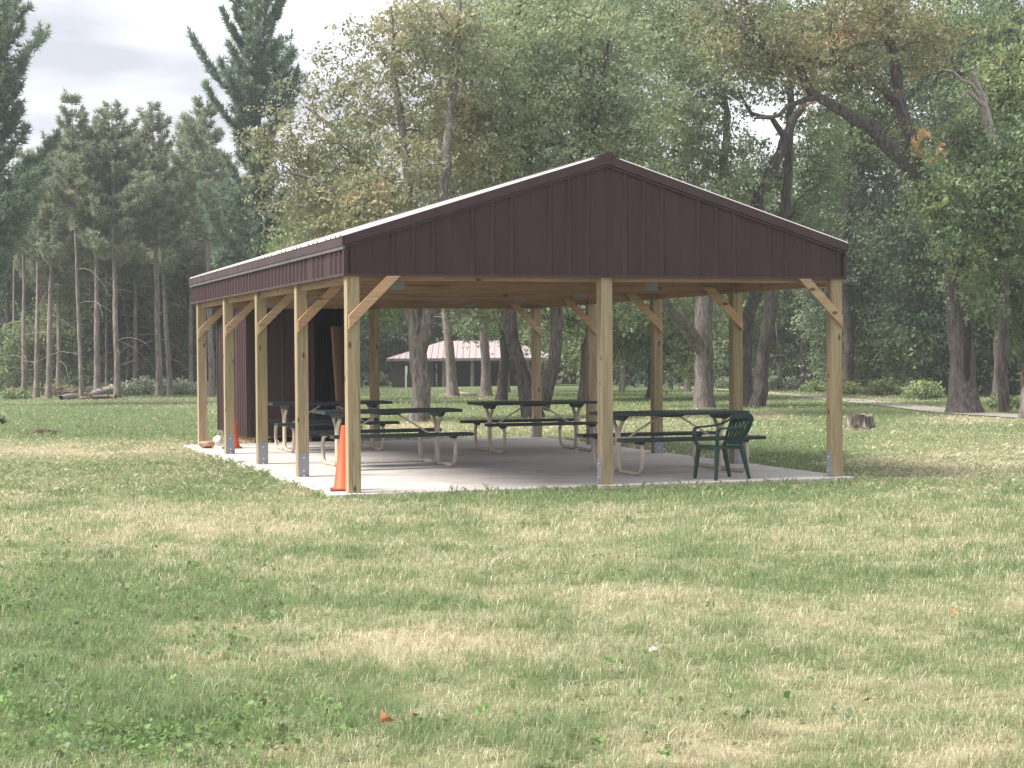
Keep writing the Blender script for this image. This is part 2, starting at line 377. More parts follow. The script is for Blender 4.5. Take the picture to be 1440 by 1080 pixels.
# posts, brackets, braces
pm = MB().box((0, 0, 0), (PW, PW, 2.40)).mesh('post')
pm_t = MB().box((0, 0, 0), (PW, PW, 2.278)).mesh('post')
def plate(face):
    """galvanised strap on one face of a post and its twin opposite, with a foot"""
    a = MB(); t = .006; lo, hi = .008, PW-.008; h = .30
    if face == 'front':
        a.box((lo, -t-.001, .0), (hi, -.001, h)); a.box((lo, PW+.001, 0), (hi, PW+t+.001, h)); a.box((lo-.01, -.045, .001), (hi+.01, -t-.002, .009))
        pts = [(PW/2, -t-.001, z) for z in (.075, .235)]; d = (0, -1, 0)
    else:
        a.box((-t-.001, lo, 0), (-.001, hi, h)); a.box((PW+.001, lo, 0), (PW+t+.001, hi, h)); a.box((-.045, lo-.01, .001), (-t-.002, hi+.01, .009))
        pts = [(-t-.001, PW/2, z) for z in (.075, .235)]; d = (-1, 0, 0)
    bl = []
    for p in pts:
        q = MB(); p = Vector(p); q.tube([p, p+Vector(d)*.012], .013, 8); bl.append(q.mesh('bolt'))
    q = MB(); p = Vector((PW/2, -.028, .009)) if face == 'front' else Vector((-.028, PW/2, .009)); q.tube([p, p+Vector((0, 0, .012))], .012, 8); bl.append(q.mesh('bolt'))
    return a.mesh('bracket'), bl
PLF, PLS = plate('front'), plate('side')
def post(x, y, face, mesh=pm):
    o = link('post', mesh, WOODZ, pav, (x, y, .0))
    mod = o.modifiers.new('bevel', 'BEVEL'); mod.width = .006; mod.segments = 2
    if face:
        me, bl = PLF if face == 'front' else PLS
        link('bracket', me, ZINC, o)
        for b in bl: link('bolt', b, BOLT, o)
    return o
for i in range(5):
    post(0, i*BAY, None if i in (0, 4) else 'front')
    post(WID-PW, i*BAY, 'side' if i in (0, 4) else 'front')
post(XM-PW/2, 0, 'side', pm); post(XM-PW/2, 4*BAY, 'side', pm_t)
# knee braces: 45 degree boards on the front faces of the side posts
def brace(x, y, sgn):
    t = .038; a = MB(); L = .53; z0, wv = 1.78, .105
    poly = [(0, z0), (0, z0+wv*1.30), (L-.02, z0+wv*1.30+L-.02), (L+.12, z0+wv*1.30+L-.02)]
    poly = [(0, z0), (0, z0+.15), (.43, z0+.58), (.58, z0+.58)]
    poly = [(sgn*p, q) for p, q in poly]
    if sgn < 0: poly = poly[::-1]
    a.prism(poly, -t-.002, -.002)
    return a.build('knee_brace', BRACEW, pav, (x, y, 0), bevel=.003)
for i in range(5):
    brace(.012, i*BAY, 1); brace(WID-.012, i*BAY, -1)
# trusses
CB, CH = 2.28, .184
for i in range(5):
    y0 = i*BAY + PW*.5 - .019 + (.03 if i == 0 else 0); y1 = y0+.038
    MB().box((.002, y0, CB+(.035 if i == 0 else 0)), (WID-.002, y1, CB+CH)).build('bottom_chord', WOODX, pav, bevel=.003)
    for sg in (0, 1):
        a = MB(); zt = lambda x: roofz(x)-.10
        xs = [.02, XM] if not sg else [WID-.02, XM]
        a.prism([(xs[0], zt(xs[0])-.14), (xs[0], zt(xs[0])), (xs[1], zt(xs[1])), (xs[1], zt(xs[1])-.14)], y0, y1)
        a.build('top_chord', WOODX, pav)
        MB().bar(((XM*.55 if not sg else WID-XM*.55), (y0+y1)/2, CB+CH), (XM, (y0+y1)/2, roofz(XM)-.25), .038, .09, (0, 1, 0)).build('truss_web', WOODX, pav)
    for px_, dz in (() if i == 0 else ((1.30, .05), (WID-1.30, .05))):
        MB().box((px_-.09, y0-.004, CB+dz-.02), (px_+.09, y0-.001, CB+dz+.085)).build('nail_plate', ZINC, pav)
for x in (-.001, WID-.037):       # side beams between the posts
    for dx in (0,):
        MB().box((x+.052, PW, CB+.004), (x+.090 if x < 1 else x-.014, 4*BAY, CB+.20)).build('side_beam', WOODY, pav) if x < 1 else \
        MB().box((x-.054, PW, CB+.004), (x-.016, 4*BAY, CB+.20)).build('side_beam', WOODY, pav)
for x in (.0, WID-.038):          # skirt boards behind the eave metal
    MB().box((x+.0, PW+.002, HB+.012), (x+.038, YB-.05, HB+.20)).build('skirt_board', WOODY, pav)
MB().box((.002, YB-.06, CB+.06), (WID-.002, YB-.02, CB+.24)).build('end_board', WOODX, pav)
for sg in (0, 1):                 # purlins along the roof
    for k in range(5):
        x = .12+k*.68; x = WID-x if sg else x; z = roofz(x)-.095
        MB().box((x-.04, .04, z), (x+.04, YB-.03, z+.04)).build('purlin', WOODY, pav)
# ribbed metal sheets
def ribprof(u0, u1):
    """across-sheet profile: (u, height) with a rib at every RIB"""
    out = [(u0, 0)]; k = math.ceil((u0+.04)/RIB)
    while k*RIB < u1-.04:
        c = k*RIB; out += [(c-.036, 0), (c-.015, .021), (c+.015, .021), (c+.036, 0)]
        mid = c+RIB/2
        if mid < u1-.03: out += [(mid-.02, 0), (mid-.008, .004), (mid+.008, .004), (mid+.02, 0)]
        k += 1
    return out+[(u1, 0)]
def sheet(name, u0, u1, bot, top, place, matl, off=0):
    pr = ribprof(u0, u1); a = MB(); vs = []; n = len(pr)
    for th in (0, -.004):
        for u, h in pr: vs.append(place(u-off, bot(u-off), h+th))
        for u, h in pr: vs.append(place(u-off, top(u-off), h+th))
    fs = []
    for i in range(n-1):
        fs.append((i, i+1, n+i+1, n+i)); fs.append((2*n+i+1, 2*n+i, 3*n+i, 3*n+i+1))
        fs.append((i+1, i, 2*n+i, 2*n+i+1)); fs.append((n+i, n+i+1, 3*n+i+1, 3*n+i))
    fs += [(0, n, 3*n, 2*n), (n-1, 3*n-1, 4*n-1, 2*n-1)]
    a.add(vs, fs); return a.build(name, matl, pav)
off = RIB*14 - XM                 # so that a rib stands on the middle
edges = [-E+.004] + [XM + (k)*RIB*4 for k in range(-3, 4)] + [WID+E-.004]
for Y, sgn in ((-.008, -1), (YB, 1)):
    for a_, b_ in zip(edges[:-1], edges[1:]):
        if a_ < XM < b_: pass
        sheet('gable_sheet', a_+off+.001, b_+off-.001, lambda u: HB+.012, lambda u: roofz(u)-.05, lambda u, z, h, Y=Y, sgn=sgn: (u, Y+sgn*h, z), SIDING, off)
n_s = 12; ye = np.linspace(-E+.03, YB-.01, n_s+1)
for X, sgn in ((-E+.008, -1), (WID+E-.008, 1)):
    for a_, b_ in zip(ye[:-1], ye[1:]):
        sheet('skirt_sheet', a_+.001, b_-.001, lambda u: HB+.012, lambda u: ZE-.10, lambda u, z, h, X=X, sgn=sgn: (X+sgn*h, u, z), SIDING)
# roof sheets, underside, ridge cap
nr = 12; yr = np.linspace(-.055, YB+.04, nr+1)
for sg in (0, 1):
    for a_, b_ in zip(yr[:-1], yr[1:]):
        def place(u, t, h, sg=sg):
            x = -E-.05 + t*(XM+E+.05-.01); z = ZE + SLOPE*(x+E) + h*.95
            return ((WID-x) if sg else x, u, z)
        sheet('roof_sheet', a_+.001+RIB, b_-.001+RIB, lambda u: 0., lambda u: 1., place, ROOFM, RIB)
    x0, x1 = (.02, XM-.01)
    a = MB(); q = lambda x, y, z: ((WID-x) if sg else x, y, z)
    a.add([q(x0, .02, roofz(x0)-.03), q(x1, .02, roofz(x1)-.03), q(x1, YB-.02, roofz(x1)-.03), q(x0, YB-.02, roofz(x0)-.03)], [(0, 1, 2, 3)])
    a.build('roof_lining', ROOFIN, pav)
a = MB(); zr = roofz(XM)
a.add([(XM-.16, -.06, zr-.03), (XM, -.06, zr+.03), (XM+.16, -.06, zr-.03), (XM-.16, YB+.045, zr-.03), (XM, YB+.045, zr+.03), (XM+.16, YB+.045, zr-.03),
       (XM, -.06, zr-.03), (XM, YB+.045, zr-.03)], [(0, 1, 4, 3), (1, 2, 5, 4), (0, 6, 1), (6, 2, 1), (3, 4, 7), (7, 4, 5)])
a.build('ridge_cap', TRIM, pav)
# trims
for Y, sgn in ((-.008, -1), (YB, 1)):
    for sg in (0, 1):
        xs = (-E-.012, XM) if not sg else (WID+E+.012, XM)
        z = lambda x: ZE + SLOPE*min(x+E, WID+E-x)
        a = MB(); a.prism([(xs[0], z(xs[0])-.105), (xs[0], z(xs[0])-.004), (xs[1], z(xs[1])-.004), (xs[1], z(xs[1])-.105)], Y+sgn*.024, Y+sgn*.05)
        a.prism([(xs[0], z(xs[0])-.135), (xs[0], z(xs[0])-.112), (xs[1], z(xs[1])-.112), (xs[1], z(xs[1])-.135)], Y+sgn*.0225, Y+sgn*.034)
        a.build('rake_trim', TRIM, pav)
    MB().box((-E, min(Y, Y+sgn*.030), HB-.008), (WID+E, max(Y, Y+sgn*.030), HB+.020)).build('bottom_trim', TRIM, pav)
for X, sgn in ((-E+.008, -1), (WID+E-.008, 1)):
    MB().box((min(X, X+sgn*.028), .016, HB-.006), (max(X, X+sgn*.028), YB-.004, HB+.022)).build('bottom_trim', TRIM, pav)
    a = MB(); a.box((min(X+sgn*.021, X+sgn*.05), -.05, ZE-.115), (max(X+sgn*.021, X+sgn*.05), YB+.03, ZE-.022))
    a.build('eave_trim', TRIM, pav)
    MB().box((min(X+sgn*.014, X+sgn*.04), -.048, ZE-.155), (max(X+sgn*.014, X+sgn*.04), YB+.03, ZE-.117)).build('drip_edge', GUTTERM, pav)
    MB().box((min(X-sgn*.01, X+sgn*.031), -.0385, HB-.010), (max(X-sgn*.01, X+sgn*.031), .014, ZE-.16)).build('corner_trim', TRIM, pav)

# ================================================================== SMALL SHED BEHIND THE SHELTER
SHX0, SHX1, SHY0, SHY1 = .93, 2.86, 11.25, 14.3
shed = empty('storage_shed', (SHX0, SHY0, 0), label='small brown metal storage shed with dark open doorway behind the shelter', cat='shed')
def shed_sheet(p0, p1, zb, zt0, zt1, nrm):
    """ribbed sheet wall from p0 to p1"""
    p0 = Vector((*p0, 0)); p1 = Vector((*p1, 0)); L = (p1-p0).length; d = (p1-p0)/L; n = Vector((*nrm, 0))
    a = MB(); pr = ribprof(0.001, L-.001); k = len(pr); vs = []
    for th in (0, -.02):
        for u, h in pr: vs.append(p0+d*u+n*(h+th)+Vector((0, 0, zb)))
        for u, h in pr: vs.append(p0+d*u+n*(h+th)+Vector((0, 0, zt0+(zt1-zt0)*u/L)))
    fs = []
    for i in range(k-1):
        fs += [(i, i+1, k+i+1, k+i), (2*k+i+1, 2*k+i, 3*k+i, 3*k+i+1), (k+i, k+i+1, 3*k+i+1, 3*k+i), (i+1, i, 2*k+i, 2*k+i+1)]
    fs += [(0, k, 3*k, 2*k), (k-1, 3*k-1, 4*k-1, 2*k-1)]
    a.v += [tuple(v - Vector((SHX0, SHY0, 0))) for v in vs]; a.f += fs; a.sm += [False]*len(fs); return a
SZF, SZB = 2.55, 2.06; DX0 = 2.08; DX1 = 2.80
def shz(y): return SZF + (SZB-.02-SZF)*(y-SHY0+.2)/(SHY1-SHY0+.35) - .003
for x0 in np.arange(SHX0, DX0-.05, .39): shed_sheet((x0, SHY0), (min(x0+.39, DX0), SHY0), .10, shz(SHY0), shz(SHY0), (0, -1)).build('wall_sheet', SIDING, shed)
shed_sheet((DX1, SHY0), (SHX1, SHY0), .10, shz(SHY0), shz(SHY0), (0, -1)).build('wall_sheet', SIDING, shed)
for k in range(3):
    y0 = SHY0+(SHY1-SHY0)/3*k; y1 = y0+(SHY1-SHY0)/3; zz = shz
    shed_sheet((SHX0, y0), (SHX0, y1), .10, zz(y0), zz(y1), (-1, 0)).build('wall_sheet', SIDING, shed)
    shed_sheet((SHX1, y0), (SHX1, y1), .10, zz(y0), zz(y1), (1, 0)).build('wall_sheet', SIDING, shed)
shed_sheet((SHX0, SHY1), (SHX1, SHY1), .10, shz(SHY1), shz(SHY1), (0, 1)).build('wall_sheet', SIDING, shed)
L_ = lambda x, y, z: (x-SHX0, y-SHY0, z)
MB().box(L_(DX0-.0, SHY0-.012, 2.36), L_(DX1, SHY0+.03, shz(SHY0+.03))).build('door_header', SIDING, shed)
for x, y in ((SHX0, SHY0), (SHX1, SHY0), (SHX0, SHY1), (SHX1, SHY1)):
    sx = -1 if x == SHX0 else 1; sy = -1 if y == SHY0 else 1; zt = SZF-.07 if y == SHY0 else SZB-.07
    a = MB(); a.box(L_(min(x-sx*.05, x+sx*.022), min(y+sy*.021, y+sy*.026), .09), L_(max(x-sx*.05, x+sx*.022), max(y+sy*.021, y+sy*.026), zt))
    a.box(L_(min(x+sx*.021, x+sx*.027), min(y-sy*.05, y+sy*.0205), .09), L_(max(x+sx*.021, x+sx*.027), max(y-sy*.05, y+sy*.0205), zt)); a.build('corner_trim', TRIM, shed)
MB().box(L_(DX0-.055, SHY0-.028, .09), L_(DX0+.01, SHY0-.022, 2.34)).build('door_trim', TRIM, shed)
a = MB(); a.add([L_(SHX0-.12, SHY0-.2, SZF+.0), L_(SHX1+.12, SHY0-.2, SZF+.0), L_(SHX1+.12, SHY1+.15, SZB-.02), L_(SHX0-.12, SHY1+.15, SZB-.02),
                 L_(SHX0-.12, SHY0-.2, SZF+.06), L_(SHX1+.12, SHY0-.2, SZF+.06), L_(SHX1+.12, SHY1+.15, SZB+.04), L_(SHX0-.12, SHY1+.15, SZB+.04)],
                [(3,2,1,0),(4,5,6,7),(0,1,5,4),(1,2,6,5),(2,3,7,6),(3,0,4,7)]); a.build('roof', TRIM, shed)
for x in (SHX0+.08, (SHX0+SHX1)/2, SHX1-.2): MB().box(L_(x, SHY0-.1, -.14), L_(x+.12, SHY1+.1, .075)).build('skid', WOODY, shed)
MB().box(L_(SHX0+.0, SHY0-.062, -.10), L_(SHX1, SHY0-.018-.084+.07, .085)).build('sill_board', WOODX, shed) if False else None
MB().box(L_(SHX0+.06, SHY0+.03, .078), L_(SHX1-.06, SHY1-.05, .098)).build('floor', PLYW, shed)
dr = MB().box((0, -.018, .0), (.62, .018, 1.90)).build('door', PLYW, shed)
dr.location = L_(2.50, SHY0-.07, .08); dr.rotation_euler = (rad(-2), rad(-3), rad(52))
BOXM = blotch('box_card', [(.3, (.10, .10, .11)), (.7, (.18, .18, .2))], 4)
bx = MB(); bx.box((-.2, -.15, 0), (.2, .15, .42)); bx.box((-.205, -.155, .40), (.205, .155, .43)); b_ = bx.build('storage_box', BOXM, None, (2.36, 11.9, .10)); tag(b_, 'grey storage box standing in the dark shed doorway', 'box')

# ================================================================== PICNIC TABLES
def make_table():
    r = empty('picnic_table', (0, 0, 0)); L = .95
    for k in (-1, 0, 1): MB().box((-L, k*.24-.116, .715), (L, k*.24+.116, .757)).build('top_plank', GREENP, r, bevel=.006)
    for sy in (-1, 1): MB().box((-L, sy*.69-.125, .415), (L, sy*.69+.125, .457)).build('bench_plank', GREENP, r, bevel=.006)
    for x in (-.70, .70):
        cm = MB(); cm.prism([(-.30, .714), (-.18, .655), (.18, .655), (.30, .714)], x-.03, x+.03, 0); cm.build('cleat', DARKB, r)
        for sy in (-1, 1):
            c2 = MB(); c2.prism([(sy*.59, .414), (sy*.62, .385), (sy*.76, .385), (sy*.79, .414)][::sy], x-.03, x+.03, 0); c2.build('bench_cleat', DARKB, r)
            pts = [(x, sy*.15, .655), (x, sy*.125, .615), (x, sy*.055, .55), (x, sy*.026, .46), (x, sy*.026, .30), (x, sy*.026, .13), (x, sy*.045, .06), (x, sy*.11, .026), (x, sy*.34, .026),
                   (x, sy*.63, .026), (x, sy*.73, .07), (x, sy*.775, .17), (x, sy*.785, .28), (x, sy*.76, .35), (x, sy*.70, .388), (x, sy*.62, .395)]
            MB().tube(smooth_path(pts, 3), .026, 10).build('leg_tube', CREAMT, r)
        MB().bar((x*.99, -.0, .36), (x*.18, 0, .70), .022, .022, (0, 1, 0)).build('diagonal_brace', CREAMT, r)
    MB().prism([(-.20, .714), (-.12, .685), (.12, .685), (.20, .714)], -.11, .11).build('centre_cleat', DARKB, r)
    return r
def plane_x(px, Y, z):
    d = ray(px, 600); t = (Y-CAM[1])/d[1]; return CAM[0]+d[0]*t
TB = make_table()
tbl = [(462, 8.45, -1, 'green plank picnic table farthest back on the slab, before the shed doorway'),
       (545, 4.3, 1.5, 'green plank picnic table behind the near corner post and large orange cone'),
       (750, 6.75, -1.5, 'green plank picnic table at the middle of the slab, before the leaning trees'),
       (941, 1.75, 0, 'green plank picnic table nearest the front edge, beside the green plastic chair')]
for i, (px, Y, rz, lab) in enumerate(tbl):
    o = TB if i == 0 else copy_tree(TB)
    o.location = (plane_x(px, Y, .7), Y, 0); o.rotation_euler.z = rad(rz); tag(o, lab, 'picnic table', 'green picnic tables under the shelter')

# ================================================================== CHAIR, CONES, ROCKS
ch = empty('plastic_chair', (4.585, .26, 0), rad(9), 'dark green moulded plastic armchair standing at the slab front edge', 'chair'); ch.scale = (.94, .94, .94)
# faces -X; seat 0.43 high
sv = []; sf = []; nu, nv = 7, 7
for th in (0, -.012):
    for i in range(nu):
        for j in range(nv):
            u = i/(nu-1); v = j/(nv-1)*2-1
            x = -.23+u*.44; wd = .235-.03*u
            sv.append((x, v*wd, .435 - .02*u - .016*(1-v*v)*math.sin(u*math.pi) - .018*max(0, .15-u)/.15 + th - .03*max(0, abs(v)-.8)/.2))
q = nu*nv
for i in range(nu-1):
    for j in range(nv-1):
        a = i*nv+j; sf += [(a, a+1, a+nv+1, a+nv), (q+a+nv, q+a+nv+1, q+a+1, q+a)]
for i in range(nu-1):
    for j in (0, nv-1):
        a = i*nv+j; sf.append((a, a+nv, q+a+nv, q+a))
for j in range(nv-1):
    for i in (0, nu-1):
        a = i*nv+j; sf.append((a, a+1, q+a+1, q+a))
MB().add(sv, sf, True).build('seat', PLASTIC, ch)
MB().bar((-.225, -.2, .405), (-.225, .2, .405), .016, .06).build('seat_apron', PLASTIC, ch)
for sy in (-1, 1):
    MB().bar((-.20, sy*.205, .43), (-.245, sy*.235, 0), .06, .045, (0, 1, 0), .042, .032).build('leg', PLASTIC, ch, bevel=.008)
    MB().bar((.17, sy*.195, .43), (.275, sy*.215, 0), .065, .045, (0, 1, 0), .04, .03).build('leg', PLASTIC, ch, bevel=.008)
    am = MB(); path = smooth_path([(-.21, sy*.225, .42), (-.235, sy*.245, .53), (-.225, sy*.262, .615), (-.17, sy*.272, .645), (-.04, sy*.272, .652), (.10, sy*.262, .665), (.22, sy*.235, .70), (.275, sy*.205, .74)], 4)
    for p, n_ in zip(path[:-1], path[1:]): am.bar(p, n_+(n_-p)*.08, .050, .022, (0, 0, 1) if abs((n_-p).normalized().z) < .7 else (1, 0, 0))
    am.build('armrest', PLASTIC, ch)
def backpt(v, t):
    """v across -1..1, t up 0..1"""
    z = .43+t*.40; x = .17+t*.17 + .05*(1-v*v)*t**.7 - .0; wd = .185+.05*math.sin(min(t*1.2, 1)*math.pi*.62)
    return Vector((x, v*wd, z - .05*t*v*v))
bk = MB()
for v in np.linspace(-.62, .62, 5):
    pp = [backpt(v, t) for t in np.linspace(.05, .80, 8)]
    for p, n_ in zip(pp[:-1], pp[1:]): bk.bar(p, n_+(n_-p)*.05, .040, .010, (1, 0, 0))
bk.build('back_slats', PLASTIC, ch)
rim = MB()
for t0, h in ((.86, .125), (.06, .05), (.46, .035)):
    pp = [backpt(v, t0) for v in np.linspace(-.98, .98, 11)]
    for p, n_ in zip(pp[:-1], pp[1:]): rim.bar(p, n_+(n_-p)*.06, .014, h, (0, 0, 1))
for sy in (-1, 1):
    pp = [backpt(sy*.92, t) for t in np.linspace(.0, .92, 9)]
    for p, n_ in zip(pp[:-1], pp[1:]): rim.bar(p, n_+(n_-p)*.06, .050, .016, (1, 0, 0))
rim.build('backrest', PLASTIC, ch, bevel=.004)

def make_cone(h=.72):
    r = empty('traffic_cone', (0, 0, 0))
    b = MB(); b.box((-.16, -.16, 0), (.16, .16, .022)); b.build('base', CONEB, r, bevel=.012)
    MB().lathe([(.132, .022), (.126, .04), (.120, .045), (.032, h-.01), (.026, h), (.018, h-.005), (.02, h-.1)], 24).build('cone_body', ORANGE, r)
    return r
cn = make_cone(); cn.location = (plane_x(484.5, .40, 0), .42, .0); cn.rotation_euler.z = rad(-13)
tag(cn, 'tall orange traffic cone partly hidden by the near left corner post', 'traffic cone', 'orange traffic cones on the slab')
c2 = copy_tree(cn); c2.location = (plane_x(326, 9.55, 0), 9.55, 0); c2.rotation_euler.z = rad(-8)
tag(c2, 'orange traffic cone behind a side post beside the tan rock', 'traffic cone', 'orange traffic cones on the slab')
def rock(name, loc, size, m_, label, cat='rock', seed=0, sub=3, group=None):
    import bmesh
    bm = bmesh.new(); bmesh.ops.create_icosphere(bm, subdivisions=sub, radius=1); rg = np.random.default_rng(seed)
    pl = rg.normal(size=(9, 3)); pl /= np.linalg.norm(pl, axis=1)[:, None]; of = rg.uniform(.62, .9, 9)
    for v in bm.verts:
        c = np.array(v.co)
        for n_, o_ in zip(pl, of):
            d = c@n_
            if d > o_: c = c-n_*(d-o_)*.9
        c = c*(1+.05*math.sin(c[0]*9+seed)*math.cos(c[1]*8))
        v.co = Vector((c[0]*size[0], c[1]*size[1], c[2]*size[2]))
    me = bpy.data.meshes.new(name); bm.to_mesh(me); bm.free()
    o = link(name, me, m_, None, [float(q) for q in loc]); tag(o, label, cat, group); return o
rock('rock', (plane_x(291, 9.75, 0), 9.75, .06), (.145, .11, .065), ROCK, 'flat tan rock lying on the slab corner by the back post', seed=3)
rock('rock', (plane_x(306, 10.45, 0), 10.45, .085), (.085, .08, .085), PALEROCK, 'pale rounded rock sitting behind the flat tan rock', seed=5)

# ================================================================== FAR SHELTER
FD = 112.
def fp(px, py, D=FD): return Vector(at(px, py, D))
fb = basept(668, FD); fr = empty('far_shelter', fb, 0, 'distant low shelter with pinkish metal hip roof seen under the gable between trunks', 'shelter')
ux = Vector((CR[0], CR[1], 0)).normalized(); uy = Vector((CF[0], CF[1], 0)).normalized(); SCP = FD/FPX
def FL(px, d, h): return ux*((px-668)*SCP) + uy*d + Vector((0, 0, h))
PINKROOF = paint_metal('pink_tan_roof', (.42, .35, .35), .6, .1)
BROWNW = paint_metal('brown_board_wall', (.07, .058, .052), .8)
GREYW = blotch('weathered_post', [(.3, (.16, .15, .14)), (.7, (.28, .26, .24))], 4)
he, hr, dp = 1.83, 2.96, 7.0
er = [(543.5, 0, he), (793, 0, he), (793, dp, he), (543.5, dp, he)]; rg_ = [(622, dp/2, hr), (712, dp/2, hr)]
def slab_panel(P, nn, e0, e1):
    mb_ = MB(); mb_.add([p for p in P]+[p-nn*.05 for p in P], [(0,1,2,3), (7,6,5,4), (0,4,5,1), (2,6,7,3), (1,5,6,2), (3,7,4,0)])
    if (e1-e0).length > .15: mb_.bar(e0+nn*.02, e1+nn*.02, .05, .045, nn)
    mb_.build('roof_panel', PINKROOF, fr)
x_e0, x_e1, x_r0, x_r1 = 543.5, 793., 622., 712.
def front_top(x, flip):
    t = 1. if x_r0 <= x <= x_r1 else ((x-x_e0)/(x_r0-x_e0) if x < x_r0 else (x_e1-x)/(x_e1-x_r1))
    d = t*dp/2; return FL(x, dp-d if flip else d, he+(hr-he)*t)
xs_ = sorted(set(list(np.linspace(x_e0, x_e1, 29))+[x_r0, x_r1]))
for flip in (0, 1):
    for xa, xb in zip(xs_[:-1], xs_[1:]):
        y_ = dp if flip else 0; P = [FL(xa, y_, he), FL(xb-.15, y_, he), front_top(xb-.15, flip), front_top(xa, flip)]
        nn = Vector((0, 0, 1))*dp/2 + (uy if flip else -uy)*(hr-he); nn.normalize(); slab_panel(P, nn, P[0], P[3])
for side in (0, 1):
    for k in range(10):
        da, db = dp*k/10, dp*(k+1)/10-.02
        def tp_(d):
            t = 1-abs(d-dp/2)/(dp/2); x = x_e0+(x_r0-x_e0)*t if side == 0 else x_e1+(x_r1-x_e1)*t
            return FL(x, d, he+(hr-he)*t)
        xe = x_e0 if side == 0 else x_e1; P = [FL(xe, da, he), FL(xe, db, he), tp_(db), tp_(da)]
        nn = Vector((0, 0, 1))*((x_r0-x_e0)*SCP) + (-ux if side == 0 else ux)*(hr-he); nn.normalize(); slab_panel(P, nn, P[0], P[3])
E_ = [FL(*p) for p in er]
for a, b in ((0, 1), (1, 2), (3, 0), (2, 3)):
    MB().bar(E_[a]-Vector((0, 0, .11)), E_[b]-Vector((0, 0, .11)), .05, .12).build('fascia', GREYW, fr)
for px in (624, 664, 704.5, 742, 781): 
    for d in (.35, dp-.4): MB().bar(FL(px, d, -.4), FL(px, d, he-.1), .19, .19, (0, 1, 0)).build('post', GREYW, fr)
for (p0, p1, d0, d1) in ((551.5, 608.5, .5, .5), (551.5, 608.5, 3.6, 3.6)):
    n = 8
    for i in range(n):
        a = MB(); x0 = p0+(p1-p0)*i/n+.06; x1 = p0+(p1-p0)*(i+1)/n-.06
        a.bar(FL(x0, d0, .7), FL(x1, d0, .7), .10, 2.15); a.build('wall_shade_board', BROWNW, fr)
for px in (551.7, 608.3): MB().bar(FL(px, .56, .7), FL(px, 3.54, .7), .10, 2.15).build('side_wall', BROWNW, fr)
for i in range(11):  # added back wall, its dark boards stand in for the shaded interior
    MB().bar(FL(609+i*12.4, dp-.5, .75), FL(609+(i+1)*12.4-.15, dp-.5, .75), .10, 2.1).build('wall_shade_board', BROWNW, fr)
for k, px in enumerate((640, 652)): MB().bar(FL(px, 2.2, .35), FL(px+8, 2.2, .35), .5, .08).build('bench', BROWNW, fr)
SIGNW = blotch('white_board', [(.3, (.66, .66, .66)), (.7, (.78, .78, .78))], 3)
nb = empty('notice_board', Vector(fb)+FL(572.3, -.9, 0), 0, 'small white notice board on a thin post before the far brown wall', 'sign')
MB().bar((0, 0, -.2), (0, 0, .85), .09, .09, (0, 1, 0)).build('pole', SIGNW, nb)
MB().bar((0, -.06, .80), (0, -.06, 1.36), .15, .05, uy).build('board', SIGNW, nb)
HT = blotch('grey_sign_board', [(.3, (.25, .25, .25)), (.7, (.36, .36, .36))], 3)
MB().bar(FL(766, .6, 1.28), FL(776, .6, 1.28), .06, .4).build('hanging_board', HT, fr)

# ================================================================== TREES
def tubes(paths, sides):
    """one vertex array and face array from many (pts, radii) paths"""
    VV, FF = [], []; n = 0
    for pts, rs in paths:
        pts = np.asarray(pts, float); k = len(pts); S = (3 if rs[0] < .03 else sides) if rs[0] < .12 else sides+5
        t = np.gradient(pts, axis=0); t /= np.linalg.norm(t, axis=1)[:, None]+1e-9
        ref = np.array([1., .13, .07]) if abs(t[0][2]) > .6 else np.array([.05, .1, 1.])
        a = np.cross(t, ref); a /= np.linalg.norm(a, axis=1)[:, None]+1e-9; b = np.cross(t, a)
        th = np.arange(S)/S*2*math.pi
        R_ = np.asarray(rs)[:, None]
        if rs[0] > .12: R_ = R_*(1+.07*np.sin(th*3+pts[:, 2:3]*1.3)+.05*np.sin(th*5-pts[:, 2:3]*2.1+1)+.03*np.sin(th*8+pts[:, 2:3]*5))
        v = pts[:, None, :] + a[:, None, :]*(np.cos(th)*R_)[..., None] + b[:, None, :]*(np.sin(th)*R_)[..., None]
        VV.append(v.reshape(-1, 3)); i, j = np.meshgrid(np.arange(k-1), np.arange(S), indexing='ij'); i = i.ravel(); j = j.ravel(); j2 = (j+1) % S
        FF.append(np.stack([i*S+j, i*S+j2, (i+1)*S+j2, (i+1)*S+j], -1)+n); n += k*S
    return np.concatenate(VV), np.concatenate(FF)
def leaves(C_, size, rg, droop=.25, aspect=.55, tri=False):
    """a folded four-point leaf at each centre"""
    n = len(C_); d = rg.normal(size=(n, 3)); d[:, 2] -= droop*1.5; d /= np.linalg.norm(d, axis=1)[:, None]
    nr = rg.normal(size=(n, 3))*.75; nr[:, 2] += 1; sd = np.cross(d, nr); sd /= np.linalg.norm(sd, axis=1)[:, None]+1e-9; up = np.cross(sd, d)
    L = (size*rg.uniform(.65, 1.35, n))[:, None]; W_ = L*aspect*.5
    if tri:
        V = np.stack([C_-d*L*.42+sd*W_*1.15, C_-d*L*.30-sd*W_*1.15+up*L*.1, C_+d*L*.5], 1).reshape(-1, 3); return V, np.arange(3*n).reshape(n, 3)
    V = np.stack([C_-d*L*.5, C_+sd*W_+up*L*.08-d*L*.05, C_+d*L*.5-up*L*.06, C_-sd*W_+up*L*.08-d*L*.05], 1).reshape(-1, 3)
    return V, np.arange(4*n).reshape(n, 4)
def wander(p, q, n, amp, rg, sag=0):
    t = np.linspace(0, 1, n)[:, None]; P = p+(q-p)*t; o = np.cumsum(rg.normal(size=(n, 3)), 0)*amp; o -= o[0]+(o[-1]-o[0])*t
    P = P+o; P[:, 2] += sag*np.sin(t[:, 0]*math.pi); return P
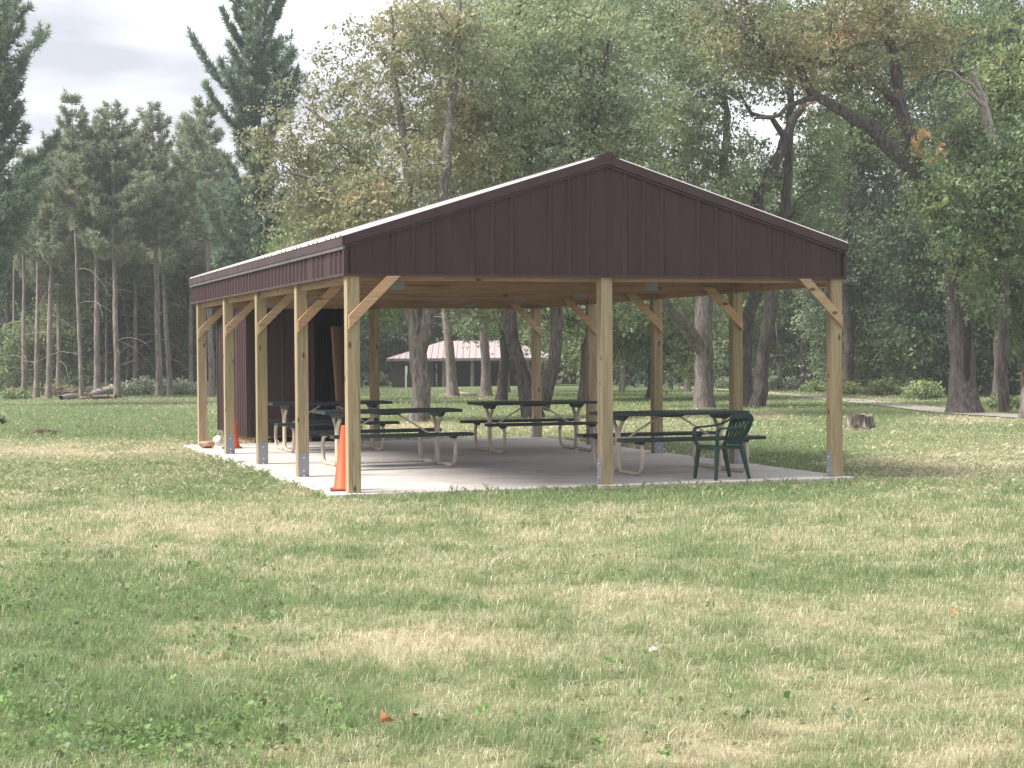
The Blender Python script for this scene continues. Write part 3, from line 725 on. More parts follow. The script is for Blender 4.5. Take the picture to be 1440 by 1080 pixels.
class Skeleton:
    def __init__(s): s.P = []; s.par = []; s.fix = []; s.L = []
    def node(s, p, par, r=0.): s.P.append(np.asarray(p, float)); s.par.append(par); s.fix.append(r); return len(s.P)-1
    def path(s, pts, rs, start=-1):
        i = start; ids = []
        for p, r in zip(pts, rs): i = s.node(p, i, r); ids.append(i)
        return ids
def resample(pts, step):
    pts = np.asarray(pts, float); seg = np.linalg.norm(np.diff(pts, axis=0), axis=1); L = np.r_[0, np.cumsum(seg)]; n = max(2, int(L[-1]/step)+1)
    t = np.linspace(0, L[-1], n); return np.stack([np.interp(t, L, pts[:, i]) for i in range(pts.shape[1])], -1)
def decid(name, label, cat, D, px, stems, lobes, leafm, barkm, lsize=.13, lai=3.2, seed=1, group=None, clump=60, flare=1.5, sig=.34, extra=None, tint0=0.):
    """broadleaf tree: stems = polylines [(px, py, half width px, dD)...] from the ground up, lobes = [(px, py, rx, ry, dD, density)]"""
    rg = np.random.default_rng(seed); B = basept(px, D); root = empty(name, B, 0, label, cat, group)
    S = Skeleton(); s = D/FPX
    for k, st in enumerate(stems):
        pts = []
        for j, (x, y, hw, dd) in enumerate(st):
            if k == 0 and j == 0: p = B - np.array([0, 0, .15])
            else: p = at(x, y, D+dd)
            pts.append(np.r_[p, hw*s])
        pts = resample(np.array([np.r_[q] for q in smooth4(pts)]), .35)
        if k == 0 or st[0][1] >= 500:
            hgt = pts[:, 2]-B[2]; pts[:, 3] *= 1+(flare-1)*np.exp(-np.clip(hgt, 0, 9)/.28)
        start = -1
        if k and len(S.P) and st[0][1] < 560:
            start = int(np.argmin(np.linalg.norm(np.array(S.P)-pts[0, :3], axis=1)))
        jit = rg.normal(size=(len(pts), 3))*.025; jit[:2] = 0
        S.path(pts[:, :3]+jit, pts[:, 3], start)
    nT = len(S.P)
    CC, TT = [], []; anch = []
    for lb in lobes:
        x, y, rx, ry, dd = lb[:5]; den = lb[5] if len(lb) > 5 else 1.
        Dl = D+dd; c = at(x, y, Dl); sl = Dl/FPX; rX, rY = rx*sl, ry*sl; rZ = (rX*.55+rY*.45)
        nl = int(lai*(1.55 if D >= 48 else 1.2)*den*math.pi*rX*rY/(lsize*lsize*.55*.5)); nc = max(3, int(nl/clump))
        u = rg.normal(size=(nc, 3)); u /= np.linalg.norm(u, axis=1)[:, None]; u *= (rg.uniform(0, 1, nc)**.38)[:, None]
        A = c + CR*(u[:, :1]*rX) + CU*(u[:, 1:2]*rY) + CF*(u[:, 2:]*rZ)
        gzA = gz(A[:, 0], A[:, 1]); A[:, 2] = np.maximum(A[:, 2], gzA+.25)
        anch += [(a, clump, tint0) for a in A]
    if anch:
        A = np.array([a[0] for a in anch]); order = np.argsort(np.min(np.linalg.norm(A[:, None, :]-np.array(S.P)[None, ::3, :], axis=2), axis=1))
        for i in order:
            a = A[i]; PP = np.array(S.P); dv = a-PP; dist = np.linalg.norm(dv, axis=1)
            pen = dist + np.maximum(0, PP[:, 2]-a[2])*.5; pen[:max(1, 4)] += 2
            j = int(np.argmin(pen)); L = dist[j]
            n = max(2, min(7, int(L/.3)+1)); pth_ = wander(S.P[j], a, n+1, .05*min(L, 2.), rg, .10*L)[1:]
            k = j
            for p in pth_: k = S.node(p, k)
    # pipe model for the branch radii
    nN = len(S.P); acc = np.zeros(nN); P = np.array(S.P); par = np.array(S.par); r = np.array(S.fix)
    ch_ = [[] for _ in range(nN)]
    for i in range(nN):
        if par[i] >= 0: ch_[par[i]].append(i)
    for i in range(nN-1, -1, -1):
        v = max(acc[i], .010**2.4 if i >= nT else 0)
        if i >= nT: r[i] = min(v**(1/2.4), .16)
        if par[i] >= 0: acc[par[i]] += v
    paths = []; done = set()
    for i in range(nN):
        fresh = par[i] < 0 or ch_[par[i]][0] != i
        if fresh:
            ids = [i]
            while ch_[ids[-1]]: ids.append(ch_[ids[-1]][0])
            pts = [P[q] for q in ids]; rs = [r[q] for q in ids]
            if par[i] >= 0: pts = [P[par[i]]]+pts; rs = [min(r[par[i]], rs[0]*1.25)]+rs
            if len(pts) > 1: paths.append((np.array(pts), np.array(rs)))
    V, Fc = tubes(paths, 5); link('trunk', arr_mesh('trunk', V-B, Fc, smooth=True), barkm, root)
    if anch:
        n = len(A)*clump; ce = np.repeat(A, clump, 0); cl = np.repeat(rg.normal(size=len(A))*.17, clump)
        ns = 6; sp = rg.normal(size=(len(A), ns, 3))*np.array([1, 1, .5]); sp[..., 2] -= .12; sp /= np.linalg.norm(sp, axis=2)[..., None]
        pick = rg.integers(0, ns, n); tt = rg.uniform(0, 1, n)**.8; off = sp[np.repeat(np.arange(len(A)), clump), pick]*(tt*sig*2.1)[:, None] + rg.normal(size=(n, 3))*sig*np.array([.26, .26, .17])
        off[:, 2] -= tt**2*sig*.35; cl = cl + (pick-2.5)*.03; C_ = ce+off
        g = gz(C_[:, 0], C_[:, 1]); C_[:, 2] = np.maximum(C_[:, 2], g+.1)
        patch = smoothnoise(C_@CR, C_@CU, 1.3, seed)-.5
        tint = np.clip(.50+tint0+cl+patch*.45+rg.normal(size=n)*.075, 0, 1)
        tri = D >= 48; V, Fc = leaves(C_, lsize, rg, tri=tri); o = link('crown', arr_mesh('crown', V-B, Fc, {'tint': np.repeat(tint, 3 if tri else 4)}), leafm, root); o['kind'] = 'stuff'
    return root, B
def smooth4(pts):
    pts = [np.asarray(p) for p in pts]; P = [pts[0]*2-pts[1]]+pts+[pts[-1]*2-pts[-2]]; out = []
    for i in range(1, len(P)-2):
        a, b, c, d = P[i-1:i+3]
        for t in np.arange(5)/5: out.append(.5*((2*b)+(c-a)*t+(2*a-5*b+4*c-d)*t*t+(3*b-a-3*c+d)*t**3))
    return out+[P[-2]]
def tufts(C_, D_, size, rg, k=9, wid=.022, spread=.75):
    """needle tufts: k thin triangles round a direction"""
    n = len(C_); d = np.repeat(D_, k, 0) + rg.normal(size=(n*k, 3))*spread; d /= np.linalg.norm(d, axis=1)[:, None]
    c = np.repeat(C_, k, 0); s = np.repeat(size, k)*rg.uniform(.7, 1.25, n*k); sd = np.cross(d, rg.normal(size=(n*k, 3))); sd /= np.linalg.norm(sd, axis=1)[:, None]+1e-9
    V = np.stack([c-sd*wid, c+sd*wid, c+d*s[:, None]], 1).reshape(-1, 3)
    return V, np.arange(3*n*k).reshape(n*k, 3)
def conifer(name, label, cat, D, px, ytop, hw, crown, leafm, barkm, seed=1, lean=0, group=None, rise=.35, nb=70, tsize=.3, dens=1., dead=5, prof=None, k=9, tipup=.5, wid=.024):
    """straight trunk with branches; crown = (py of crown bottom, half width px at its widest)"""
    rg = np.random.default_rng(seed); B = basept(px, D); root = empty(name, B, 0, label, cat, group); s = D/FPX
    T = at(px+lean, ytop, D); H = T[2]-B[2]; zb = at(px, crown[0], D)[2]-B[2]; RW = crown[1]*s; r0 = hw*s*.88
    tp = wander(B-np.array([0, 0, .15]), T, int(H/.6)+2, .008, rg); tz = (tp[:, 2]-B[2])/H
    paths = [(tp, r0*(1+.5*np.exp(-np.clip(tz*H, 0, 9)/.3))*np.clip(1-tz, .03, 1)**.75)]
    Cs, Ds, Ti = [], [], []
    for b in range(nb):
        f = (math.floor(b/4.)*4.+rg.uniform(0, 1.3))/nb; f = min(f, .985); z = zb+(H-zb)*f**.95; w_ = prof(f) if prof else (min(1, f/.25+.35)*(1-f)**.65*1.15+.06)
        L = RW*w_*rg.uniform(.45, 1.25)
        az = b*2.4+rg.uniform(-.5, .5); hd = np.array([math.cos(az), math.sin(az), 0]); c = np.array([np.interp(z/H, tz, tp[:, i]) for i in range(3)])
        up = rise*(.55+.9*f)
        t = np.linspace(0, 1, 7)[:, None]; pts = c + hd*L*t + np.array([0, 0, 1])*(L*(up*t+tipup*t**2.2*.6-.18*np.sin(t*math.pi))) + np.cumsum(rg.normal(size=(7, 3)), 0)*.03*L*t
        paths.append((pts, np.linspace(max(.018, .012*L+.012), .008, 7)))
        nt_ = int(max(6, L*26*dens)); u = rg.uniform(.12, 1, nt_)**.62
        base = np.stack([np.interp(u, t[:, 0], pts[:, i]) for i in range(3)], -1)
        sid = np.cross(hd, [0, 0, 1]); lat = rg.normal(size=nt_)*.19*L*(1.1-u*.75)+rg.normal(size=nt_)*.07
        base = base + sid*lat[:, None] + np.array([0, 0, 1])*(np.abs(lat)*.18+rg.normal(size=nt_)*.08)[:, None]
        dd = hd*.6+sid*np.sign(lat)[:, None]*.35+np.array([0, 0, .55+tipup*.5])
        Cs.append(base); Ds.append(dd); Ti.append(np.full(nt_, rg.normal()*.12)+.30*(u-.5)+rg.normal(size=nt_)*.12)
    for b in range(dead):
        z = rg.uniform(.18, .95)*zb; az = rg.uniform(0, 6.3); hd = np.array([math.cos(az), math.sin(az), 0]); L = rg.uniform(.5, 2.4)*min(1, RW/1.5)
        c = np.array([np.interp(z/H, tz, tp[:, i]) for i in range(3)]); t = np.linspace(0, 1, 6)[:, None]
        paths.append((c+hd*L*t+np.array([0, 0, 1])*(L*(rg.uniform(-.1, .45)*t-rg.uniform(.3, .8)*t*t))+np.cumsum(rg.normal(size=(6, 3)), 0)*.03, np.linspace(.028, .008, 6)))
    V, Fc = tubes(paths, 5); link('trunk', arr_mesh('trunk', V-B, Fc, smooth=True), barkm, root)
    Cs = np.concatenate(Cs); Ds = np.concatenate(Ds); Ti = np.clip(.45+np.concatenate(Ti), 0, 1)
    Cs[:, 2] = np.maximum(Cs[:, 2], gz(Cs[:, 0], Cs[:, 1])+.2)
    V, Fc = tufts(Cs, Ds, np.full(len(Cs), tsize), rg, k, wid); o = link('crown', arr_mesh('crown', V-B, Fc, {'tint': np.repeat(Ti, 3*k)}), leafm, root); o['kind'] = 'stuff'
    return root
# ---- pines on the left
WP = dict(leafm=L_WPINE, barkm=BARK_DARK, dead=3)
def wprof(f): return (.55+.45*math.sin(f*9.5))*.35 + .75*min(1, f/.2+.5)*(1-f)**.55
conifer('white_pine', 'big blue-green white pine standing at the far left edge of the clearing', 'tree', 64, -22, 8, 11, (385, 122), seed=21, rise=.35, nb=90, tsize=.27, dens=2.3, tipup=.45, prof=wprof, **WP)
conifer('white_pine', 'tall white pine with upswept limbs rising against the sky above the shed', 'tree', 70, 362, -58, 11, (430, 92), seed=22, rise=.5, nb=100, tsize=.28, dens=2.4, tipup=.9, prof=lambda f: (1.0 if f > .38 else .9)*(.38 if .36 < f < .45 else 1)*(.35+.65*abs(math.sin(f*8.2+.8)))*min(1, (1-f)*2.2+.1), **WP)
RP = dict(leafm=L_RPINE, barkm=BARK_PINE)
rp = [(34, 250, 4.6, 84, 0, 'slim red pine trunk third from the left in the pine row'), (51, 215, 4.4, 82, 3, 'red pine with dark trunk close beside its twin in the left row'),
      (68, 190, 5.2, 80, 8, 'leaning red pine with pale trunk beside the brush pile'), (115, 132, 3.8, 78, -14, 'thin red pine with orange stripped bark at its foot'),
      (136, 172, 5.4, 79, 0, 'straight red pine rising behind the middle of the fallen log'), (165, 146, 5.2, 78, -8, 'red pine rising at the right end of the fallen log'),
      (224, 150, 5.6, 81, -10, 'red pine in the pale shrubs with a leaning twin beside it'), (240, 250, 4.4, 84, -18, 'leaning red pine behind its straighter twin in the pale shrubs'),
      (298, 138, 5.4, 80, -14, 'red pine seen just behind the back left shelter post')]
for i, (px, yt, hw, D, ln, lab) in enumerate(rp):
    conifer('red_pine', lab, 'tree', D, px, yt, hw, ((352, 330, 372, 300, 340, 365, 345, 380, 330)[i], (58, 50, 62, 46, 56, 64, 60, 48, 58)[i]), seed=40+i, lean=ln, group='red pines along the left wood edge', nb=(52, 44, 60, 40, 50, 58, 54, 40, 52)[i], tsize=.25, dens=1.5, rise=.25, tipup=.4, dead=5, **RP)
for i, (px, D, hw, yt, lab) in enumerate(((95, 92, 2.6, 240, 'thin pine pole behind the brush pile, right of the leaning red pine'), (150, 94, 2.6, 230, 'thin pine pole between the straight red pine and the log end'), (190, 95, 2.8, 240, 'thin pine pole left of the pale-flowered shrubs'), (207, 98, 2.4, 220, 'very thin pine pole behind the tallest pale shrub'), (20, 90, 3.2, 260, 'thin pine pole nearest the left edge of the row'))):
    conifer('red_pine', lab, 'tree', D, px, yt, hw, (350, 44), seed=70+i, nb=36, tsize=.25, dens=1.5, group='thin pine poles behind the left row', **RP)
conifer('red_pine', 'bushy brownish red pine filling the gap beside the left white pine', 'tree', 88, 82, 205, 4, (420, 78), seed=61, nb=80, tsize=.34, dens=1.4, group='red pines behind the left row', **RP)
conifer('red_pine', 'red pine crown showing between the two big white pines', 'tree', 90, 190, 196, 4, (400, 70), seed=62, nb=80, tsize=.34, dens=1.4, group='red pines behind the left row', **RP)
conifer('red_pine', 'red pine crown close beside the upswept white pine', 'tree', 90, 268, 172, 4, (400, 66), seed=63, nb=80, tsize=.34, dens=1.4, group='red pines behind the left row', **RP)
# pinkish pine trunks around the far shelter
for px, hw, D, ln, yt, lab in ((637, 8.6, 76, -30, 160, 'leaning pinkish pine trunk before the left end of the far roof'), (684, 8.2, 75, -14, 130, 'straight pinkish pine trunk before the middle of the far roof'),
                       (712, 6, 84, -14, 150, 'pine trunk half hidden behind the dark leaning trunk'), (875, 4.2, 84, -6, 170, 'slim pale pine trunk seen between the right shelter posts'),
                       (967, 5, 84, 0, 160, 'slim pine trunk left of the big forked grey tree'), (822, 7.5, 84, 4, 170, 'grey pine trunk just behind a right side shelter post')):
    conifer('pine_tree', lab, 'tree', D, px, yt, hw, (400, 64), seed=px, lean=ln, group='pines around the far shelter', nb=50, tsize=.3, dens=1.1, rise=.1, tipup=.2, dead=3, **RP)

# ---- broadleaf trees
decid('broadleaf_tree', 'thin olive-yellow tree with knotty forked trunk seen through the shelter left of the far roof', 'tree', 42, 589,
      [[(589, 597, 12.5, 0), (590, 520, 12.5, 0), (586, 455, 13, 0), (578, 400, 10, 0), (574, 300, 8, .3), (570, 210, 6, .4), (556, 110, 4, .6), (548, 10, 2.5, 1)],
       [(590, 500, 9, 0), (601, 455, 8.5, -.2), (612, 390, 8, -.4), (626, 260, 7, -.8), (630, 190, 5.5, -.6), (642, 90, 4, 0), (650, -20, 2.5, 0)],
       [(574, 330, 5, .3), (530, 255, 4, 1), (478, 190, 3, 2), (430, 150, 1.8, 2.4)], [(578, 400, 6, 0), (520, 320, 4, -1), (455, 260, 3, -1), (400, 240, 1.6, -1)]],
      [(440, 250, 75, 85, 1, .8), (520, 130, 85, 95, 1, .62), (610, 60, 90, 80, 0, .75), (400, 200, 50, 55, 0, .6), (505, 290, 70, 55, -1, .8), (640, 200, 70, 80, 1, .8), (560, 240, 60, 60, -1, .6),
       (560, 25, 80, 45, 2, .35), (470, 340, 60, 40, 0, .7), (450, 120, 45, 50, 1, .3), (585, 370, 90, 60, 1, .5)],
      L_OLIVE, BARK_GREY, .115, 2.5, 101)
decid('broadleaf_tree', 'pale green tree with dark curved leaning trunk crossing the far roof', 'tree', 44, 752,
      [[(752, 594, 13, 0), (738, 545, 11.5, .2), (722, 490, 10, .3), (714, 440, 10, .4), (708, 380, 8.5, .6), (700, 280, 7, 1), (716, 190, 5, 1.2), (720, 90, 4, 1.5), (735, -10, 2, 1.5)],
       [(760, 575, 11, 0), (776, 520, 9, 0), (784, 450, 8, 0), (790, 370, 7, .2), (808, 260, 5.5, .4), (840, 170, 4, .4), (852, 60, 3, .4)],
       [(702, 300, 5, .8), (750, 215, 3.5, 0), (810, 200, 2, -.5)]],
      [(720, 110, 110, 105, 0, .95), (820, 90, 100, 95, 1, .95), (760, 230, 95, 70, 0, .9), (660, 270, 60, 70, 1, .8), (860, 210, 75, 75, 1, .95), (770, 10, 120, 60, 2, .7), (690, 360, 60, 50, 1, .45), (800, 380, 60, 40, 1, .4)],
      L_LIGHT, BARK_DARK, .115, 2.7, 102)
decid('broadleaf_tree', 'grey forked tree with a low limb reaching left, between the right shelter posts', 'tree', 52, 990,
      [[(990, 579, 13.5, 0), (989, 500, 12.5, 0), (990, 440, 12, 0), (1000, 340, 9, .4), (1014, 260, 7, .8), (1022, 170, 5, 1), (1012, 90, 3.5, 1), (1000, 0, 2, 1)],
       [(986, 492, 10, 0), (965, 460, 8.5, -.5), (942, 435, 8, -1), (915, 400, 6, -1.5), (890, 330, 4, -2), (880, 240, 2.5, -2)], [(992, 430, 8, 0), (972, 400, 6, .6), (955, 340, 4, 1), (950, 220, 3, 1)]],
      [(945, 130, 85, 95, 0, .85), (1010, 240, 60, 70, 0, .8), (920, 260, 70, 60, 0, .8), (1010, 110, 60, 70, 1, .4), (930, 20, 90, 60, 1, .8), (880, 410, 60, 38, 2, .7), (965, 405, 55, 28, 3, .6), (900, 330, 80, 50, 1, .8)],
      L_LIGHT, BARK_GREY, .125, 2.7, 103)
decid('broadleaf_tree', 'twin-trunked dark tree leaning right beside the path, its stems crossing above the roof slope', 'tree', 52, 1064,
      [[(1066, 578, 10, 0), (1074, 500, 9.5, 0), (1083, 420, 9, 0), (1078, 340, 8.5, .2), (1065, 285, 9, .4), (1092, 225, 7.5, .6), (1112, 175, 6.5, .6), (1136, 130, 4, .6), (1150, 60, 2.5, .6)],
       [(1052, 577, 11, .5), (1046, 510, 9.5, 1), (1056, 430, 8.5, 1.4), (1098, 330, 8, 1.8), (1108, 240, 7, 1.8), (1112, 140, 5, 1.6), (1106, 60, 3, 1.6)],
       [(1102, 190, 5, .6), (1082, 165, 3.2, 0), (1058, 160, 2.6, -.4), (1040, 130, 1.4, -.8)]],
      [(1100, 60, 90, 60, 2, .5), (1060, 130, 50, 45, 0, .25), (1145, 120, 55, 60, 2, .4), (1060, 250, 45, 60, 3, .8), (1150, 235, 55, 70, 4, .7), (1100, 330, 70, 45, 3, .7), (1040, 400, 45, 30, 2, .4)],
      L_MID, BARK_DARK, .12, 2.6, 104)
oak_root, oak_base = decid('oak_tree', 'massive hollow oak with rusty leaves and a long limb sweeping left over the roof', 'tree', 46, 1357,
      [[(1357, 587, 19, 0), (1353, 520, 17.5, 0), (1350, 450, 17, 0), (1345, 385, 16, 0), (1332, 320, 15, -.2), (1305, 270, 13, -.5), (1280, 238, 11, -.8), (1255, 215, 10, -1), (1225, 180, 9, -1.4), (1190, 160, 8, -1.8), (1150, 135, 6.5, -2.2), (1115, 88, 5, -2.6), (1065, 62, 3.6, -3), (1042, 25, 2.4, -3)],
       [(1300, 268, 10, -.4), (1280, 200, 9, 0), (1268, 150, 9, .4), (1258, 90, 8, .6), (1245, 30, 6.5, .8), (1238, -30, 5, .8)],
       [(1262, 145, 7, .4), (1235, 118, 7, 0), (1200, 95, 6.5, -.6), (1165, 85, 5.5, -1), (1110, 78, 4, -1.4), (1060, 45, 2.4, -1.8), (1048, -10, 1.5, -2)],
       [(1150, 135, 5, -2.2), (1120, 145, 3.4, -2.6), (1085, 166, 2.4, -3), (1062, 165, 1.5, -3.2)],
       [(1348, 400, 9, 0), (1365, 330, 8, .6), (1400, 250, 6, 1), (1420, 180, 4, 1)]],
      [(1075, 55, 80, 55, -2.6, .75), (1160, 50, 95, 55, -1, .85), (1240, 20, 90, 55, 0, .8), (1190, 110, 70, 40, -1, .55), (1120, 100, 60, 35, -2.4, .45), (1300, 60, 60, 60, 1, .5), (1265, 205, 45, 40, 0, .35), (1020, 10, 60, 40, -2, .6)],
      L_RUST, BARK_DARK, .12, 2.7, 105, flare=1.75)
HOLLOW_SHADE = blotch('hollow_shade', [(.3, (.012, .01, .01)), (.7, (.035, .028, .026))], 6)  # near-black patch on the trunk paints the shade inside the hollow
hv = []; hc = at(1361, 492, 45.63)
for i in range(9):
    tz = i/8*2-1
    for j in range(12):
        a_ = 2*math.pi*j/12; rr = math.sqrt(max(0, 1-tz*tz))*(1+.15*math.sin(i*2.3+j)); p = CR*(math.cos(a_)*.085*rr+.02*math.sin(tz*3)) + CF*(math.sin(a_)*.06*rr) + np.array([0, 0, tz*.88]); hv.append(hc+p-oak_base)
link('hollow', arr_mesh('hollow', np.array(hv), np.array([(i*12+j, i*12+(j+1) % 12, (i+1)*12+(j+1) % 12, (i+1)*12+j) for i in range(8) for j in range(12)]), smooth=True), HOLLOW_SHADE, oak_root)
decid('maple_tree', 'dense grey-green maple hanging low beside the roof end, left of the big oak', 'tree', 74, 1232,
      [[(1232, 558, 7, 0), (1230, 480, 8.5, 0), (1224, 400, 8, 0), (1215, 300, 6.5, 0), (1210, 220, 4, 0)], [(1228, 450, 6, 0), (1255, 380, 5, -1), (1280, 310, 3, -1.5)]],
      [(1200, 270, 80, 80, 0, 1), (1170, 345, 70, 70, -1, 1), (1240, 350, 80, 80, -1, 1.05), (1290, 290, 65, 80, 0, .95), (1195, 430, 75, 65, 0, 1), (1265, 440, 80, 70, -.5, 1), (1220, 505, 90, 40, 0, .9), (1310, 400, 60, 70, 1, .9)],
      L_GREY, BARK_DARK, .14, 3.2, 106)
decid('maple_tree', 'leafy green maple at the right edge with low branches beyond the big oak', 'tree', 49, 1452,
      [[(1452, 585, 12, 0), (1446, 480, 11, 0), (1436, 380, 10, 0), (1425, 290, 8, 0), (1418, 200, 6, 0), (1412, 90, 4, 0)], [(1444, 440, 7, 0), (1400, 370, 5, -1), (1355, 310, 3, -1.5)], [(1440, 400, 6, 0), (1480, 330, 4, .5)]],
      [(1335, 305, 42, 60, -5, .8), (1385, 260, 50, 60, -4, 1), (1405, 330, 60, 60, -4, .9), (1375, 390, 40, 40, -4, .5), (1310, 245, 35, 40, -4.5, .45), (1430, 240, 50, 70, -4, .9), (1370, 270, 65, 65, -1.2, 1), (1420, 220, 70, 75, -.5, 1), (1345, 215, 50, 50, -.5, .8), (1400, 330, 70, 55, -1, 1), (1440, 120, 70, 70, 0, .85), (1395, 140, 50, 50, 0, .6), (1425, 420, 50, 40, -1, .9), (1445, 480, 45, 40, -.5, .8), (1385, 390, 45, 30, -1, .5), (1360, 30, 70, 50, 1, .45)],
      L_MID, BARK_DARK, .14, 3., 107, tint0=.03)
decid('broadleaf_tree', 'broad grey trunk cut by the right edge of the picture', 'tree', 40, 1446,
      [[(1446, 601, 12, 0), (1452, 540, 11, 0), (1462, 440, 10, 0), (1475, 300, 8, 0), (1480, 120, 6, 0), (1484, -40, 4, 0)]],
      [(1490, 40, 60, 60, 0, .7), (1500, -60, 80, 60, 0, .7), (1520, 180, 50, 60, 1, .6)], L_MID, BARK_GREY, .13, 2.6, 108)
# broken snag with pale wood, orange leaves below it
B = basept(1412, 47); sn = empty('dead_snag', B, 0, 'broken pale dead trunk with splintered top among the right-hand leaves', 'dead tree')
V, Fc = tubes([(wander(B, at(1400, 205, 47.0), 14, .03, np.random.default_rng(3)), np.linspace(.15, .14, 14))], 9)
link('trunk', arr_mesh('trunk', V-B, Fc, smooth=True), BARK_DARK, sn)
V, Fc = tubes([(np.array([at(1400, 205, 47.0), at(1390, 175, 47.0), at(1381, 140, 46.8), at(1374, 118, 46.7), at(1366, 100, 46.7)]), np.array([.16, .135, .11, .085, .04])),
              (np.array([at(1378, 125, 46.7), at(1370, 112, 46.5), at(1378, 96, 46.5)]), np.array([.07, .05, .015])), (np.array([at(1380, 138, 46.8), at(1366, 118, 46.4), at(1352, 112, 46.0), at(1340, 100, 45.8), at(1322, 97, 45.6)]), np.array([.06, .05, .045, .032, .015])),
              (np.array([at(1385, 150, 46.8), at(1360, 128, 46.2), at(1348, 140, 46.0)]), np.array([.06, .05, .015]))], 7)
link('broken_top', arr_mesh('broken_top', V-B, Fc, smooth=True), DEADW, sn)
V, Fc = tubes([(np.array([at(1480, 250, 47), at(1455, 120, 47), at(1430, 70, 47), at(1405, 20, 47), at(1385, -25, 47)]), np.array([.24, .22, .19, .16, .12]))], 7)
B = basept(1300, 46.2); rg = np.random.default_rng(5); op = np.array([at(*(lambda a, r: (1306+20*math.cos(a)*r, 206+22*math.sin(a)*r))(rg.choice([0.2, 1.2, 2.6, 3.3, 4.2])+rg.normal()*.25, rg.uniform(.6, 1.25)), 45+rg.normal()*.25) for _ in range(150)])
tw = empty('orange_branch', at(1335, 203, 45), 0, 'drooping branch of orange autumn leaves hanging before the big oak', 'branch')
V2, F2 = leaves(op, .15, rg, .8); o = link('leaf_cluster', arr_mesh('leaf_cluster', V2-np.array(tw.location), F2, {'tint': np.repeat(rg.uniform(0, 1, len(op)), 4)}), L_ORANGE, tw); o['kind'] = 'stuff'
V3, F3 = tubes([(np.array([at(1340, 196, 46), at(1335, 203, 45), at(1318, 212, 45), at(1300, 222, 45)]), np.array([.035, .03, .02, .008])), (np.array([at(1335, 203, 45), at(1312, 190, 45), at(1292, 205, 45)]), np.array([.02, .014, .006]))], 5)
link('twig', arr_mesh('twig', V3-np.array(tw.location), F3, smooth=True), BARK_DARK, tw)

